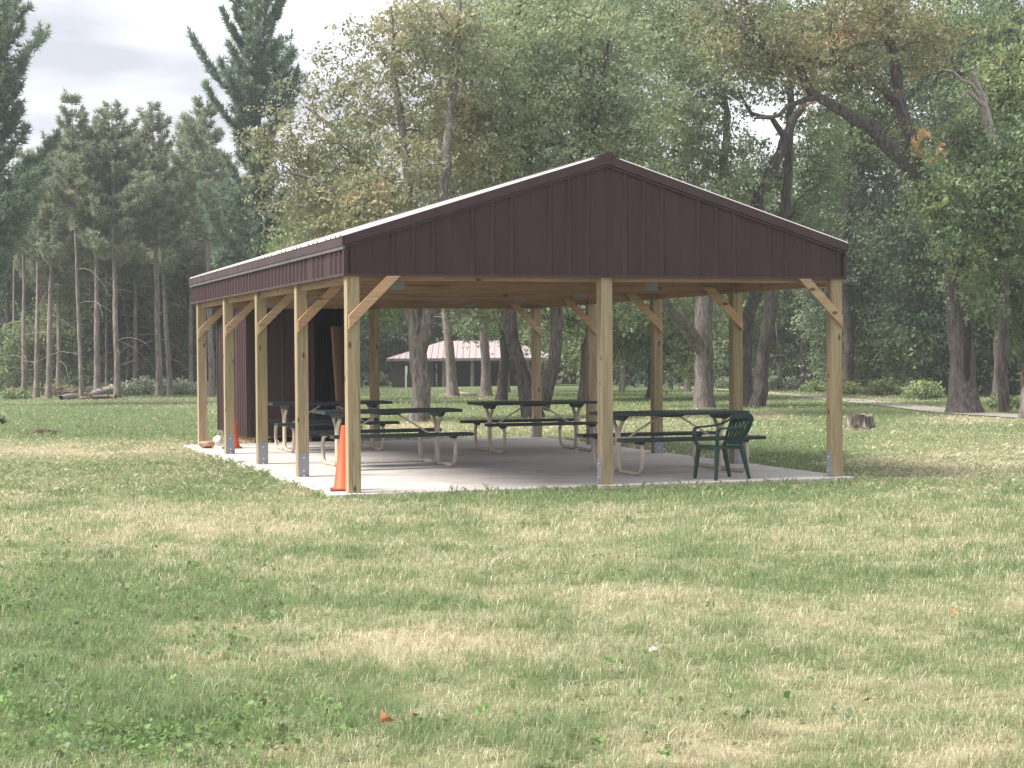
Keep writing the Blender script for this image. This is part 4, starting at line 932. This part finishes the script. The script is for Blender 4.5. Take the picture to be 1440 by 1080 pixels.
# background broadleaf trees filling the wood behind
bgt = [
 ('broadleaf_tree', 'light green tree standing behind the olive tree, above the long roof edge', 62, 470, [(470, 330, 70, 70, 0, 1), (430, 390, 70, 60, 0, 1), (520, 400, 70, 60, 0, 1), (500, 230, 70, 70, 1, .6), (560, 330, 70, 60, 1, .9)], L_MID, .16, 6),
 ('broadleaf_tree', 'pale green tree behind the roof ridge, left of the grey forked tree', 64, 820, [(760, 330, 90, 80, 0, 1), (840, 300, 90, 80, 0, 1), (900, 400, 80, 70, 0, 1), (800, 420, 80, 55, 0, .9), (690, 420, 70, 45, 1, .7), (860, 170, 90, 80, 1, .8), (720, 200, 80, 90, 1, .8)], L_LIGHT, .17, 7),
 ('broadleaf_tree', 'high feathery tree whose top closes the sky above the roof ridge', 66, 705, [(640, 50, 70, 60, 0, .6), (700, 60, 90, 80, 0, .8), (780, 30, 100, 70, 0, .9), (880, 40, 90, 70, 0, .9), (690, 170, 70, 60, 0, .7), (610, 170, 60, 60, 0, .6)], L_LIGHT, .17, 7),
 ('broadleaf_tree', 'yellow-tinged bush-like tree low behind the right shelter posts', 68, 915, [(905, 440, 60, 45, 0, 1), (960, 450, 50, 45, 0, .9), (870, 470, 50, 45, 0, .9), (930, 490, 50, 30, 0, .6), (830, 470, 60, 50, 6, .9), (980, 500, 50, 35, 4, .8), (700, 440, 70, 40, 20, .8), (780, 450, 60, 45, 16, .8)], L_LIGHT, .16, 6),
 ('broadleaf_tree', 'mid green tree behind the twin-trunked tree by the path', 98, 1150, [(1090, 300, 60, 80, 0, .85), (1120, 390, 70, 70, 0, 1), (1060, 430, 60, 60, 0, 1), (1140, 470, 60, 45, 0, 1), (1100, 505, 60, 30, 0, .9), (1020, 330, 60, 70, 0, .9)], L_MID, .18, 7),
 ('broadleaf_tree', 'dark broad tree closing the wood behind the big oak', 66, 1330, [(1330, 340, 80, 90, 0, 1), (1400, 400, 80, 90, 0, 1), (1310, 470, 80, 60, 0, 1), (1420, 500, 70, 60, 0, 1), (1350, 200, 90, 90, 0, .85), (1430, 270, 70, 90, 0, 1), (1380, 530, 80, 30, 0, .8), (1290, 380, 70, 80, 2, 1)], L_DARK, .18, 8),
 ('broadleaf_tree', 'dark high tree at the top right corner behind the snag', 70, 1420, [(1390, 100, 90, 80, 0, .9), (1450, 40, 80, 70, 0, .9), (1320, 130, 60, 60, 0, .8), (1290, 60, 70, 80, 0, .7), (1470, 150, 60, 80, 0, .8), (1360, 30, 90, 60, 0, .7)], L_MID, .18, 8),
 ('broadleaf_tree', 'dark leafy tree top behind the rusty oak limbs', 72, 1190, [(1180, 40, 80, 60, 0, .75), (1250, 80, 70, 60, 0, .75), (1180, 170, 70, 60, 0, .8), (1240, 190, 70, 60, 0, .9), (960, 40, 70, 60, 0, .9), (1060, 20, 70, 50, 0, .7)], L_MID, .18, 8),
 ('maple_tree', 'bright green maple saplings under the pines left of the shelter', 90, 95, [(95, 440, 45, 40, 0, .8), (60, 470, 45, 45, 0, .8), (95, 520, 35, 28, 0, .8), (20, 500, 45, 40, 0, .8)], L_MID, .2, 3),
 ('maple_tree', 'dark green maple filling the shade right of the leaning twin pines', 92, 262, [(262, 420, 50, 60, 0, 1), (290, 480, 40, 50, 0, 1), (250, 510, 40, 40, 0, .9), (330, 400, 60, 60, 0, 1), (380, 420, 60, 60, 0, 1)], L_DARK, .2, 4),
 ('maple_tree', 'shady maple deep between the pine trunks behind the fallen log', 96, 185, [(190, 400, 60, 60, 0, 1), (150, 440, 50, 60, 0, .9), (200, 490, 50, 45, 0, .8), (120, 390, 60, 50, 0, 1), (130, 500, 50, 40, 0, .7), (240, 460, 50, 50, 2, .8), (60, 400, 60, 60, 2, .9)], L_DARK, .2, 4),
 ('broadleaf_tree', 'dark tree standing behind the left wall of the far shelter', 124, 580, [(560, 440, 80, 60, 0, 1), (620, 430, 70, 50, 0, 1), (520, 490, 50, 50, 0, 1), (660, 450, 60, 40, 0, .8)], L_DARK, .26, 8),
 ('broadleaf_tree', 'dark tree standing behind the right end of the far shelter', 124, 800, [(760, 440, 80, 55, 0, 1), (830, 460, 60, 60, 0, 1), (850, 510, 50, 30, 0, 1), (710, 440, 60, 40, 0, .8)], L_DARK, .26, 8),
]
for i, (nm, lab, D, px, lb, lm, ls, hw) in enumerate(bgt):
    ys = min(l[1] for l in lb)
    decid(nm, lab, 'tree', D, px, [[(px, 550, hw, 0), (px+4, 470, hw*.9, 0), (px-3, 380, hw*.8, 0), (px+5, (ys+380)/2 if ys < 340 else 372, hw*.6, 0), (px, min(ys, 365), hw*.3, 0)]], lb, lm, BARK_DARK, ls, 2.8, 200+i, clump=50, sig=.5)
# far wood: a mass of leaves nobody could count, deep enough to close the view under the crowns
rg = np.random.default_rng(77); n = 85000
F_ = rg.uniform(100, 145, n); lat = (rg.uniform(-1, 1, n))*(F_*.36+14); keep = ~((np.abs(lat/F_*FPX+720-668) < 150) & (F_ < 126)); F_, lat = F_[keep], lat[keep]
X = CAM[0]+F_*_s+lat*_c; Y = CAM[1]+F_*_c-lat*_s
lump = .55*smoothnoise(lat, F_, 5., 9)+.45*smoothnoise(lat, F_, 1.8, 10)
top = 3.5+9*lump; h = rg.uniform(0, 1, len(F_))**.8*top
C_ = np.stack([X, Y, gz(X, Y)+h], -1)
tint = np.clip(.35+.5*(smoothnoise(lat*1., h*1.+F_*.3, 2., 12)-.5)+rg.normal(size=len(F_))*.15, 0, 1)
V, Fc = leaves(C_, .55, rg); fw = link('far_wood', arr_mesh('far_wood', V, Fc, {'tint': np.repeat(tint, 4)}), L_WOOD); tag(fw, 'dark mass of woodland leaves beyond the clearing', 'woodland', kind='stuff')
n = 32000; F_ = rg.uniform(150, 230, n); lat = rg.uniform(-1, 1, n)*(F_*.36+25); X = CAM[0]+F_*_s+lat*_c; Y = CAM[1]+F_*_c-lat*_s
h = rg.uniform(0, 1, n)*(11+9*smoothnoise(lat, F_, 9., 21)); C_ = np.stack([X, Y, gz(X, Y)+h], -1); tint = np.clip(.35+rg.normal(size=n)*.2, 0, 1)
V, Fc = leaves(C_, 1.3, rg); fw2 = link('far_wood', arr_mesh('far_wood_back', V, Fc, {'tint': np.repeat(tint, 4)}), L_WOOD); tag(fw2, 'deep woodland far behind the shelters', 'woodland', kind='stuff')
# slim trunks standing in the wood edge
labs = ['slim dark trunk in the shade between the pine row and the white pine', 'thin trunk in the wood beside the far shelter wall', 'thin trunk standing in shade right of the path tray post',
        'dark trunk in the deep shade left of the big oak', 'dark thin trunk right of the big oak', 'thin dark trunk in the shade at the far left', 'dark trunk just left of the grey forked tree', 'slim dark trunk between the fallen log and the pale shrubs']
for i, (px, D, hw, lab) in enumerate(zip((250, 520, 1128, 1200, 1402, 12, 940, 178), (104, 128, 86, 82, 62, 96, 92, 94), (3, 4, 5, 7, 7, 4, 5, 3), labs)):
    decid('woodland_tree', lab, 'tree', D, px, [[(px, 550, hw, 0), (px+3, 480, hw*.9, 0), (px-2, 420, hw*.8, 0), (px+6, 330, hw*.6, 0)]], [(px+5, 350, 40, 40, 0, .7), (px-10, 400, 30, 25, 0, .5)], L_DARK, BARK_DARK, .2, 2.4, 300+i, clump=40, sig=.4, group='slim trunks in the wood edge')

# ---- shrubs
def shrub(px, py, wpx, hpx, m_, label, seed, ls=.12, dens=1., group=None, name='shrub'):
    P = ong(px, py); D = proj(P)[2]; s = D/FPX; rg = np.random.default_rng(seed); root = empty(name, P, 0, label, 'shrub', group)
    n = int(dens*4.5*wpx*hpx*s*s/(ls*ls*.28)); u = rg.normal(size=(n, 3)); u /= np.linalg.norm(u, axis=1)[:, None]; u *= (rg.uniform(0, 1, n)**.35)[:, None]
    lump = .75+.5*smoothnoise(np.arctan2(u[:, 1], u[:, 0])*2, u[:, 2]*2, .7, seed)
    C_ = u*np.array([wpx*s*.5, wpx*s*.42, hpx*s])*lump[:, None]; C_[:, 2] = np.abs(C_[:, 2])+.04
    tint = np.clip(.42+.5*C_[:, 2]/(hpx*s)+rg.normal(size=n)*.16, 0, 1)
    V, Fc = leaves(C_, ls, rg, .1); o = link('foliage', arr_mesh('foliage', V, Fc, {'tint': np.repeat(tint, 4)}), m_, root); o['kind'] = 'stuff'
    paths = []
    for k in range(7):
        az = k*.9+rg.uniform(-.3, .3); e = np.array([math.cos(az)*wpx*s*.33, math.sin(az)*wpx*s*.28, hpx*s*rg.uniform(.6, .95)]); paths.append((wander(np.array([0, 0, -.05]), e, 6, .02, rg), np.linspace(.02, .006, 6)))
    V, Fc = tubes(paths, 4); link('stem', arr_mesh('stem', V, Fc, smooth=True), BARK_DARK, root)
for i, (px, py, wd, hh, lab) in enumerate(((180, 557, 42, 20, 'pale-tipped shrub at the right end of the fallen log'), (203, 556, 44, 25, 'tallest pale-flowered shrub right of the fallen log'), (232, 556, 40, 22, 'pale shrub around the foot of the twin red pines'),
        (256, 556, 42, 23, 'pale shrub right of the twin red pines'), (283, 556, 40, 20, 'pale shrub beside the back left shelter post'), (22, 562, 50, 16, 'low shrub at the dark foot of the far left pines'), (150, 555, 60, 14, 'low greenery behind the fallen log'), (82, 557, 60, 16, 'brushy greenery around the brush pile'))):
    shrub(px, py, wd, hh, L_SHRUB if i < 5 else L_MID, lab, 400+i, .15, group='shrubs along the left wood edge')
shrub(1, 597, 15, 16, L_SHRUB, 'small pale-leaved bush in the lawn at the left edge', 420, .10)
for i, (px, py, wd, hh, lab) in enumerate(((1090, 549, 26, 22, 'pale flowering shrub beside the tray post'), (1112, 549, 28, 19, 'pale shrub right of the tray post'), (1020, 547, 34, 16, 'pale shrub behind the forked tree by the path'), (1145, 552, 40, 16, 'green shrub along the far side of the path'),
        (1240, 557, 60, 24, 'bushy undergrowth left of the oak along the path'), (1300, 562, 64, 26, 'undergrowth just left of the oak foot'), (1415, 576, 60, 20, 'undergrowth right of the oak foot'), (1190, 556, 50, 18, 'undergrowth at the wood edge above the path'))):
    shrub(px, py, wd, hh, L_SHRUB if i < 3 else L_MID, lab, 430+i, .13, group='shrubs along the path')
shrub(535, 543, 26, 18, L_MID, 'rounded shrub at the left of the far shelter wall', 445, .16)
# grass tuft round the oak foot
# ---- fallen logs, brush, stump, tray post, mound
def log(name, pts, rs, m_, label, cat='log', seed=0, kind=None):
    V, Fc = tubes([(np.array(pts), np.array(rs))], 9); c = np.array(pts[0]); o = link(name, arr_mesh(name, V-c, Fc, smooth=True), m_, None, [float(q) for q in c]); tag(o, label, cat)
    ends = MB()
    return o
def gp(px, py, h=0): return ong(px, py)+np.array([0, 0, h])
log('fallen_log', [gp(113, 561, .16), gp(130, 561, .22), gp(148, 560, .36), gp(157, 560, .52), gp(160, 560, .40)], [.11, .16, .17, .14, .08], DEADW, 'long pale fallen log lying between the red pine trunks')
log('fallen_log', [gp(86, 564, .14), gp(97, 563, .16), gp(108, 562, .15)], [.09, .13, .10], DEADW, 'short pale log lying left of the long fallen log')
log('fallen_log', [gp(112, 563, .10), gp(130, 563, .12), gp(150, 562, .13), gp(163, 562, .14)], [.06, .09, .10, .09], LOGW, 'thin log lying in front of the long fallen log')
log('fallen_branch', [gp(624, 557, .06), gp(640, 557, .16), gp(652, 557, .10), gp(668, 557, .07), gp(684, 557, .06)], [.03, .07, .08, .07, .04], DEADW, 'pale fallen branch on the grass between two pinkish pine trunks', 'branch')
rg = np.random.default_rng(9); P = gp(84, 559); paths = []
for k in range(40):
    a = rg.normal(size=3)*np.array([.7, .7, .0]); b = a+rg.normal(size=3)*np.array([.7, .6, .18]); a[2] = rg.uniform(.02, .4); b[2] = abs(b[2])+rg.uniform(.05, .55); paths.append((wander(a, b, 5, .03, rg), np.linspace(.045, .015, 5)))
V, Fc = tubes(paths, 5); bp = link('brush_pile', arr_mesh('brush_pile', V, Fc, smooth=True), LOGW, None, [float(q) for q in P]); tag(bp, 'brown pile of cut brush at the foot of the left pines', 'brush pile', kind='stuff')
P = ong(60, 611); rock('dirt_mound', P+np.array([0, 0, .02]), (.42, .35, .13), blotch('bare_soil', [(.3, (.06, .05, .035)), (.6, (.12, .095, .06)), (.8, (.16, .13, .08))], 7), 'low dark mound of bare soil in the left lawn', 'mound', 8)
P = ong(1210, 604); st = empty('tree_stump', P, 0, 'weathered grey tree stump standing in the lawn right of the shelter', 'stump')
th = np.linspace(0, 2*math.pi, 40, endpoint=False); rows = [(-.1, .36), (.02, .33), (.10, .285), (.2, .265), (.29, .262)]; V = []
for z, r_ in rows:
    for t in th: rr = r_*(1+.07*math.sin(t*4+1)+.05*math.sin(t*7+z*6)+.03*math.sin(t*13)); V.append((rr*math.cos(t), rr*math.sin(t), z+(.03*math.sin(t*2+.5)+.012*math.sin(t*9) if z > .25 else 0)))
Fc = [(i*40+j, i*40+(j+1)%40, (i+1)*40+(j+1)%40, (i+1)*40+j) for i in range(len(rows)-1) for j in range(40)]
link('bark', arr_mesh('bark', np.array(V), np.array(Fc), smooth=False), bark('stump_bark', (.03, .026, .024), (.13, .11, .10), (.42, .38, .36), 5), st)
a = MB(); top = [v for v in V[-40:]]; a.add([(x*.985, y*.985, z-.004) for x, y, z in top]+[(0, 0, .285)], [(j, (j+1) % 40, 40) for j in range(40)]); a.build('cut_face', LOGW, st)
P = ong(1098, 549); D = proj(P)[2]; s = D/FPX; tp_ = empty('tray_post', P, 0, 'leaning wooden post with a flat tray on top beside the path', 'post')
lx = lambda dx, h, d=0: tuple(ux*(dx*s) + uy*d + Vector((0, 0, h*s)))
MB().tube([lx(0, -3), lx(-1, 20), lx(-4, 48)], [3.4*s, 3.0*s, 2.6*s], 8).build('pole', BARK_GREY, tp_)
MB().bar(lx(-12.5, 49.2), lx(4, 49.2), .5, .10).build('tray', GREYW, tp_)
MB().tube([lx(-3.5, 50), lx(-4.5, 70), lx(-6.8, 96)], .022, 6).build('wire', GREYW, tp_)
MB().tube([lx(-10, 1), lx(-6, 3.5), lx(-3.5, 3)], [.04, .06, .05], 6).build('cut_branch', LOGW, None, P); bpy.data.objects['cut_branch']['label'] = 'short pale cut branch lying at the foot of the tray post'; bpy.data.objects['cut_branch']['category'] = 'branch'

# ================================================================== GRASS
rg = np.random.default_rng(123)
bands = [(5.0, 7.5, 6800, 3), (7.5, 10, 4600, 3), (10, 14, 2500, 1), (14, 19, 1250, 1), (19, 26, 640, 1), (26, 40, 210, 1), (40, 55, 66, 1), (55, 75, 42, 1), (75, 100, 28, 1)]
AX, AY, AF, AK = [], [], [], []
for F0, F1, dn, kk in bands:
    half = lambda F: F*.34+3.4
    area = (F1-F0)*(half(F0)+half(F1)); n = int(area*dn); F_ = np.sqrt(rg.uniform(F0**2, F1**2, n)); l = rg.uniform(-1, 1, n)*half(F_)
    kp = (np.abs(l) < F_*.30+.6) | (rg.uniform(0, 1, n) < .42); F_, l = F_[kp], l[kp]
    AX.append(CAM[0]+F_*_s+l*_c); AY.append(CAM[1]+F_*_c-l*_s); AF.append(F_)
X = np.concatenate(AX); Y = np.concatenate(AY); F_ = np.concatenate(AF)
nt_ = 1500; ft = np.sqrt(rg.uniform(5.2**2, 17**2, nt_)); lt = rg.uniform(-1, 1, nt_)*(ft*.30+1); cx_ = CAM[0]+ft*_s+lt*_c; cy_ = CAM[1]+ft*_c-lt*_s
kb = 16; sprd = np.repeat(rg.uniform(.015, .06, nt_), kb); tall = np.r_[np.zeros(len(X)), np.repeat(rg.uniform(.5, 1.1, nt_), kb)]; tone_ = np.r_[np.zeros(len(X)), np.repeat(rg.normal(size=nt_)*.28, kb)]
X = np.r_[X, np.repeat(cx_, kb)+rg.normal(size=nt_*kb)*sprd]; Y = np.r_[Y, np.repeat(cy_, kb)+rg.normal(size=nt_*kb)*sprd]; F_ = np.r_[F_, np.repeat(ft, kb)]
jt = rg.uniform(0, 1, len(X))
# clumping: pull blades towards tuft centres
X = X+(smoothnoise(X, Y, .09, 31)-.5)*.10; Y = Y+(smoothnoise(X, Y, .09, 32)-.5)*.10
ok = ~((X > SX0+.02-.06*jt) & (X < SX1-.02+.06*jt) & (Y > SY0+.02-.06*jt) & (Y < SY1-.02+.06*jt)) & ~((X > SHX0-.05) & (X < SHX1+.05) & (Y > SHY0-.05) & (Y < SHY1+.05))
dpth = np.min(np.hypot(X[:, None]-PATHC[None, ::2, 0], Y[:, None]-PATHC[None, ::2, 1]), axis=1); ok &= dpth > 1.2
dry, _ = dry_and_light(X, Y)
bare = smoothnoise(X, Y, .33, 41)*.6+smoothnoise(X, Y, .12, 42)*.4; ok &= ~((bare > .74) & (rg.uniform(0, 1, len(X)) < .6))
X, Y, F_, dry, tall, tone_ = X[ok], Y[ok], F_[ok], dry[ok], tall[ok], tone_[ok]; n = len(X); dry = np.clip(dry+tone_, 0, 1)
edge = np.exp(-np.maximum(0, np.maximum(np.maximum(SX0-X, X-SX1), np.maximum(SY0-Y, Y-SY1)))/.12)
tuf = smoothnoise(X, Y, .11, 51)*.6+smoothnoise(X, Y, .5, 52)*.4
hgt = (.026+.080*tuf**1.6)*rg.uniform(.6, 1.4, n)*(1-.25*dry)*(1+.5*edge) + np.clip(F_-20, 0, 60)*.0006 + tall*.062
wd = np.maximum(.0022*rg.uniform(.7, 1.5, n), F_*.00036*rg.uniform(.8, 1.3, n))
isdry = (rg.uniform(0, 1, n) < np.clip(dry*1.15-.12, .04, .95))
green = np.array([.315, .375, .20]); lush = np.array([.22, .31, .145]); pale = np.array([.53, .56, .33]); straw = np.array([.69, .66, .51]); tan = np.array([.55, .48, .33])
t = rg.uniform(0, 1, n)[:, None]; dl = np.clip(1.2-dry*2.6, 0, 1)[:, None]
cg = (green*(1-dl)+lush*dl)*(1-.55*t*(1-dl*.5)) + pale*(.55*t*(1-dl*.5)); cs = straw*t+tan*(1-t)
colr = np.where(isdry[:, None], cs, cg)*rg.uniform(.72, 1.34, n)[:, None]
az = rg.uniform(0, 2*math.pi, n); lean = np.where(isdry, rg.uniform(.3, 1.5, n), rg.uniform(.1, .9, n))
d = np.stack([np.cos(az), np.sin(az), np.zeros(n)], -1); sd = np.stack([-np.sin(az+rg.normal(size=n)*.5), np.cos(az), np.zeros(n)], -1)
B_ = np.stack([X, Y, gz(X, Y)-.004], -1); up = np.array([0, 0, 1.])
mid = B_+d*(hgt*lean*.30)[:, None]+up*(hgt*.60)[:, None]; tip = B_+d*(hgt*lean)[:, None]+up*(hgt*np.clip(1.05-lean*.33, .35, 1))[:, None]
w2 = wd[:, None]*.5
near = F_ < 10; a_ = near; b_ = ~near
QV = np.stack([B_-sd*w2*.25, mid+sd*w2*1.05, tip, mid-sd*w2*1.05], 1); V5 = QV[a_].reshape(-1, 3); V3 = QV[b_ & (F_ < 19)].reshape(-1, 3); c_ = F_ >= 19; V6 = np.stack([B_-sd*w2*.6, mid+sd*w2*.85, tip], 1)[c_].reshape(-1, 3)
def col_leaf_mat(name):
    m = bpy.data.materials.new(name); m.use_nodes = True; nt = m.node_tree; nt.nodes.clear()
    a = N(nt, 'ShaderNodeAttribute', attribute_name='tone'); dsh = N(nt, 'ShaderNodeBsdfPrincipled'); dsh.inputs['Roughness'].default_value = .65; dsh.inputs['Specular IOR Level'].default_value = .2
    tr = N(nt, 'ShaderNodeBsdfTranslucent'); ms = N(nt, 'ShaderNodeMixShader'); ms.inputs[0].default_value = .45; o = N(nt, 'ShaderNodeOutputMaterial')
    nt.links.new(a.outputs['Color'], dsh.inputs['Base Color']); nt.links.new(a.outputs['Color'], tr.inputs['Color'])
    nt.links.new(dsh.outputs[0], ms.inputs[1]); nt.links.new(tr.outputs[0], ms.inputs[2]); nt.links.new(ms.outputs[0], o.inputs[0]); return m
GRASSM = col_leaf_mat('grass_blade')
gr = link('grass', arr_mesh('grass', V5, np.arange(len(V5)).reshape(-1, 4), colors={'tone': np.repeat(colr[a_], 4, 0)}), GRASSM); tag(gr, 'patchy mown lawn of green and straw-dry grass blades in the foreground', 'grass', kind='stuff')
gr = link('grass', arr_mesh('far_grass', V3, np.arange(len(V3)).reshape(-1, 4), colors={'tone': np.repeat(colr[b_ & (F_ < 19)], 4, 0)}), GRASSM); tag(gr, 'mown lawn in the middle distance before the shelter', 'grass', kind='stuff')
gr = link('grass', arr_mesh('distant_grass', V6, np.arange(len(V6)).reshape(-1, 3), colors={'tone': np.repeat(colr[c_], 3, 0)}), GRASSM); tag(gr, 'mown lawn beside and behind the shelter, back to the trees', 'grass', kind='stuff')
# broad-leaved weeds and clover
spots = [(90, 850, 130, 70, 330), (60, 1000, 150, 70, 420), (240, 1040, 160, 40, 300), (360, 1030, 120, 40, 150), (330, 830, 110, 40, 90), (60, 740, 70, 40, 90), (300, 905, 80, 30, 60), (377, 876, 16, 5, 40), (700, 1020, 400, 60, 60), (930, 800, 500, 90, 40), (1000, 955, 300, 60, 40), (620, 790, 250, 60, 30)]
LX, LC, LS = [], [], []
for px, py, rx, ry, c in spots:
    for _ in range(int(c*.55)):
        p = ong(px+rg.normal()*rx*.6, min(1200, max(702, py+rg.normal()*ry*.6))); sz = rg.uniform(.012, .026)
        if SX0 < p[0] < SX1 and SY0 < p[1] < SY1: continue
        base = np.array([.20, .31, .12])*rg.uniform(.7, 1.35) if rg.uniform() < .88 else np.array([.26, .32, .20])
        for k in range(rg.integers(4, 8)):
            LX.append(p+np.array([rg.normal()*.03, rg.normal()*.03, rg.uniform(.02, .06)])); LC.append(base*rg.uniform(.85, 1.15)); LS.append(sz)
LX = np.array(LX); V, Fc = leaves(LX, np.array(LS)*1.35, rg, 0., .85)
wv = link('broadleaf_weeds', arr_mesh('broadleaf_weeds', V, Fc, colors={'tone': np.repeat(np.array(LC), 4, 0)}), GRASSM); tag(wv, 'scattered clover and broad-leaved weeds in the lawn', 'weeds', kind='stuff')
# fallen leaves, each its own thing
FLM = blotch('dry_leaf', [(.3, (.34, .14, .06)), (.7, (.52, .28, .14))], 12)
for i, (px, py, sz, lab) in enumerate(((541, 1025, .07, 'upright orange fallen leaf in the near lawn'), (581, 1019, .06, 'small tan fallen leaf right of the upright orange one'), (1225, 996, .065, 'salmon-coloured fallen leaf lying in the grass at lower right'), (1010, 719, .07, 'rusty fallen leaf in the grass below the green chair'), (1341, 870, .06, 'faded fallen leaf lying in the right lawn'))):
    p = ong(px, py)+np.array([0, 0, .045]); a = MB(); k = 9; vs = [(0, 0, 0)]
    for j in range(k): t_ = 2*math.pi*j/k; rr = sz*(.42+.22*math.cos(t_*3)); vs.append((rr*math.cos(t_), rr*math.sin(t_)*.8, .25*rr*math.sin(t_*2)))
    a.add(vs, [(0, 1+j, 1+(j+1) % k) for j in range(k)]); o = a.build('fallen_leaf', FLM, None, p, (rad((70, 30, 15, 25, 20)[i]), rad(20), i*1.3)); tag(o, lab, 'leaf', 'fallen leaves in the lawn')
rock('stone', ong(919, 923)+np.array([0, 0, .035]), (.028, .025, .018), PALEROCK, 'small white stone lying in the near lawn', 'stone', 14, 2)

# ================================================================== HAZE
hz = bpy.data.materials.new('haze'); hz.use_nodes = True; nt = hz.node_tree; nt.nodes.clear()
pv = N(nt, 'ShaderNodeVolumePrincipled'); pv.inputs['Density'].default_value = .0008; pv.inputs['Color'].default_value = (.92, .95, 1, 1)
o_ = N(nt, 'ShaderNodeOutputMaterial'); nt.links.new(pv.outputs[0], o_.inputs['Volume'])
a = MB(); a.box((-480, -480, -4), (480, 480, 42)); hb = a.build('haze', hz); tag(hb, kind='stuff')
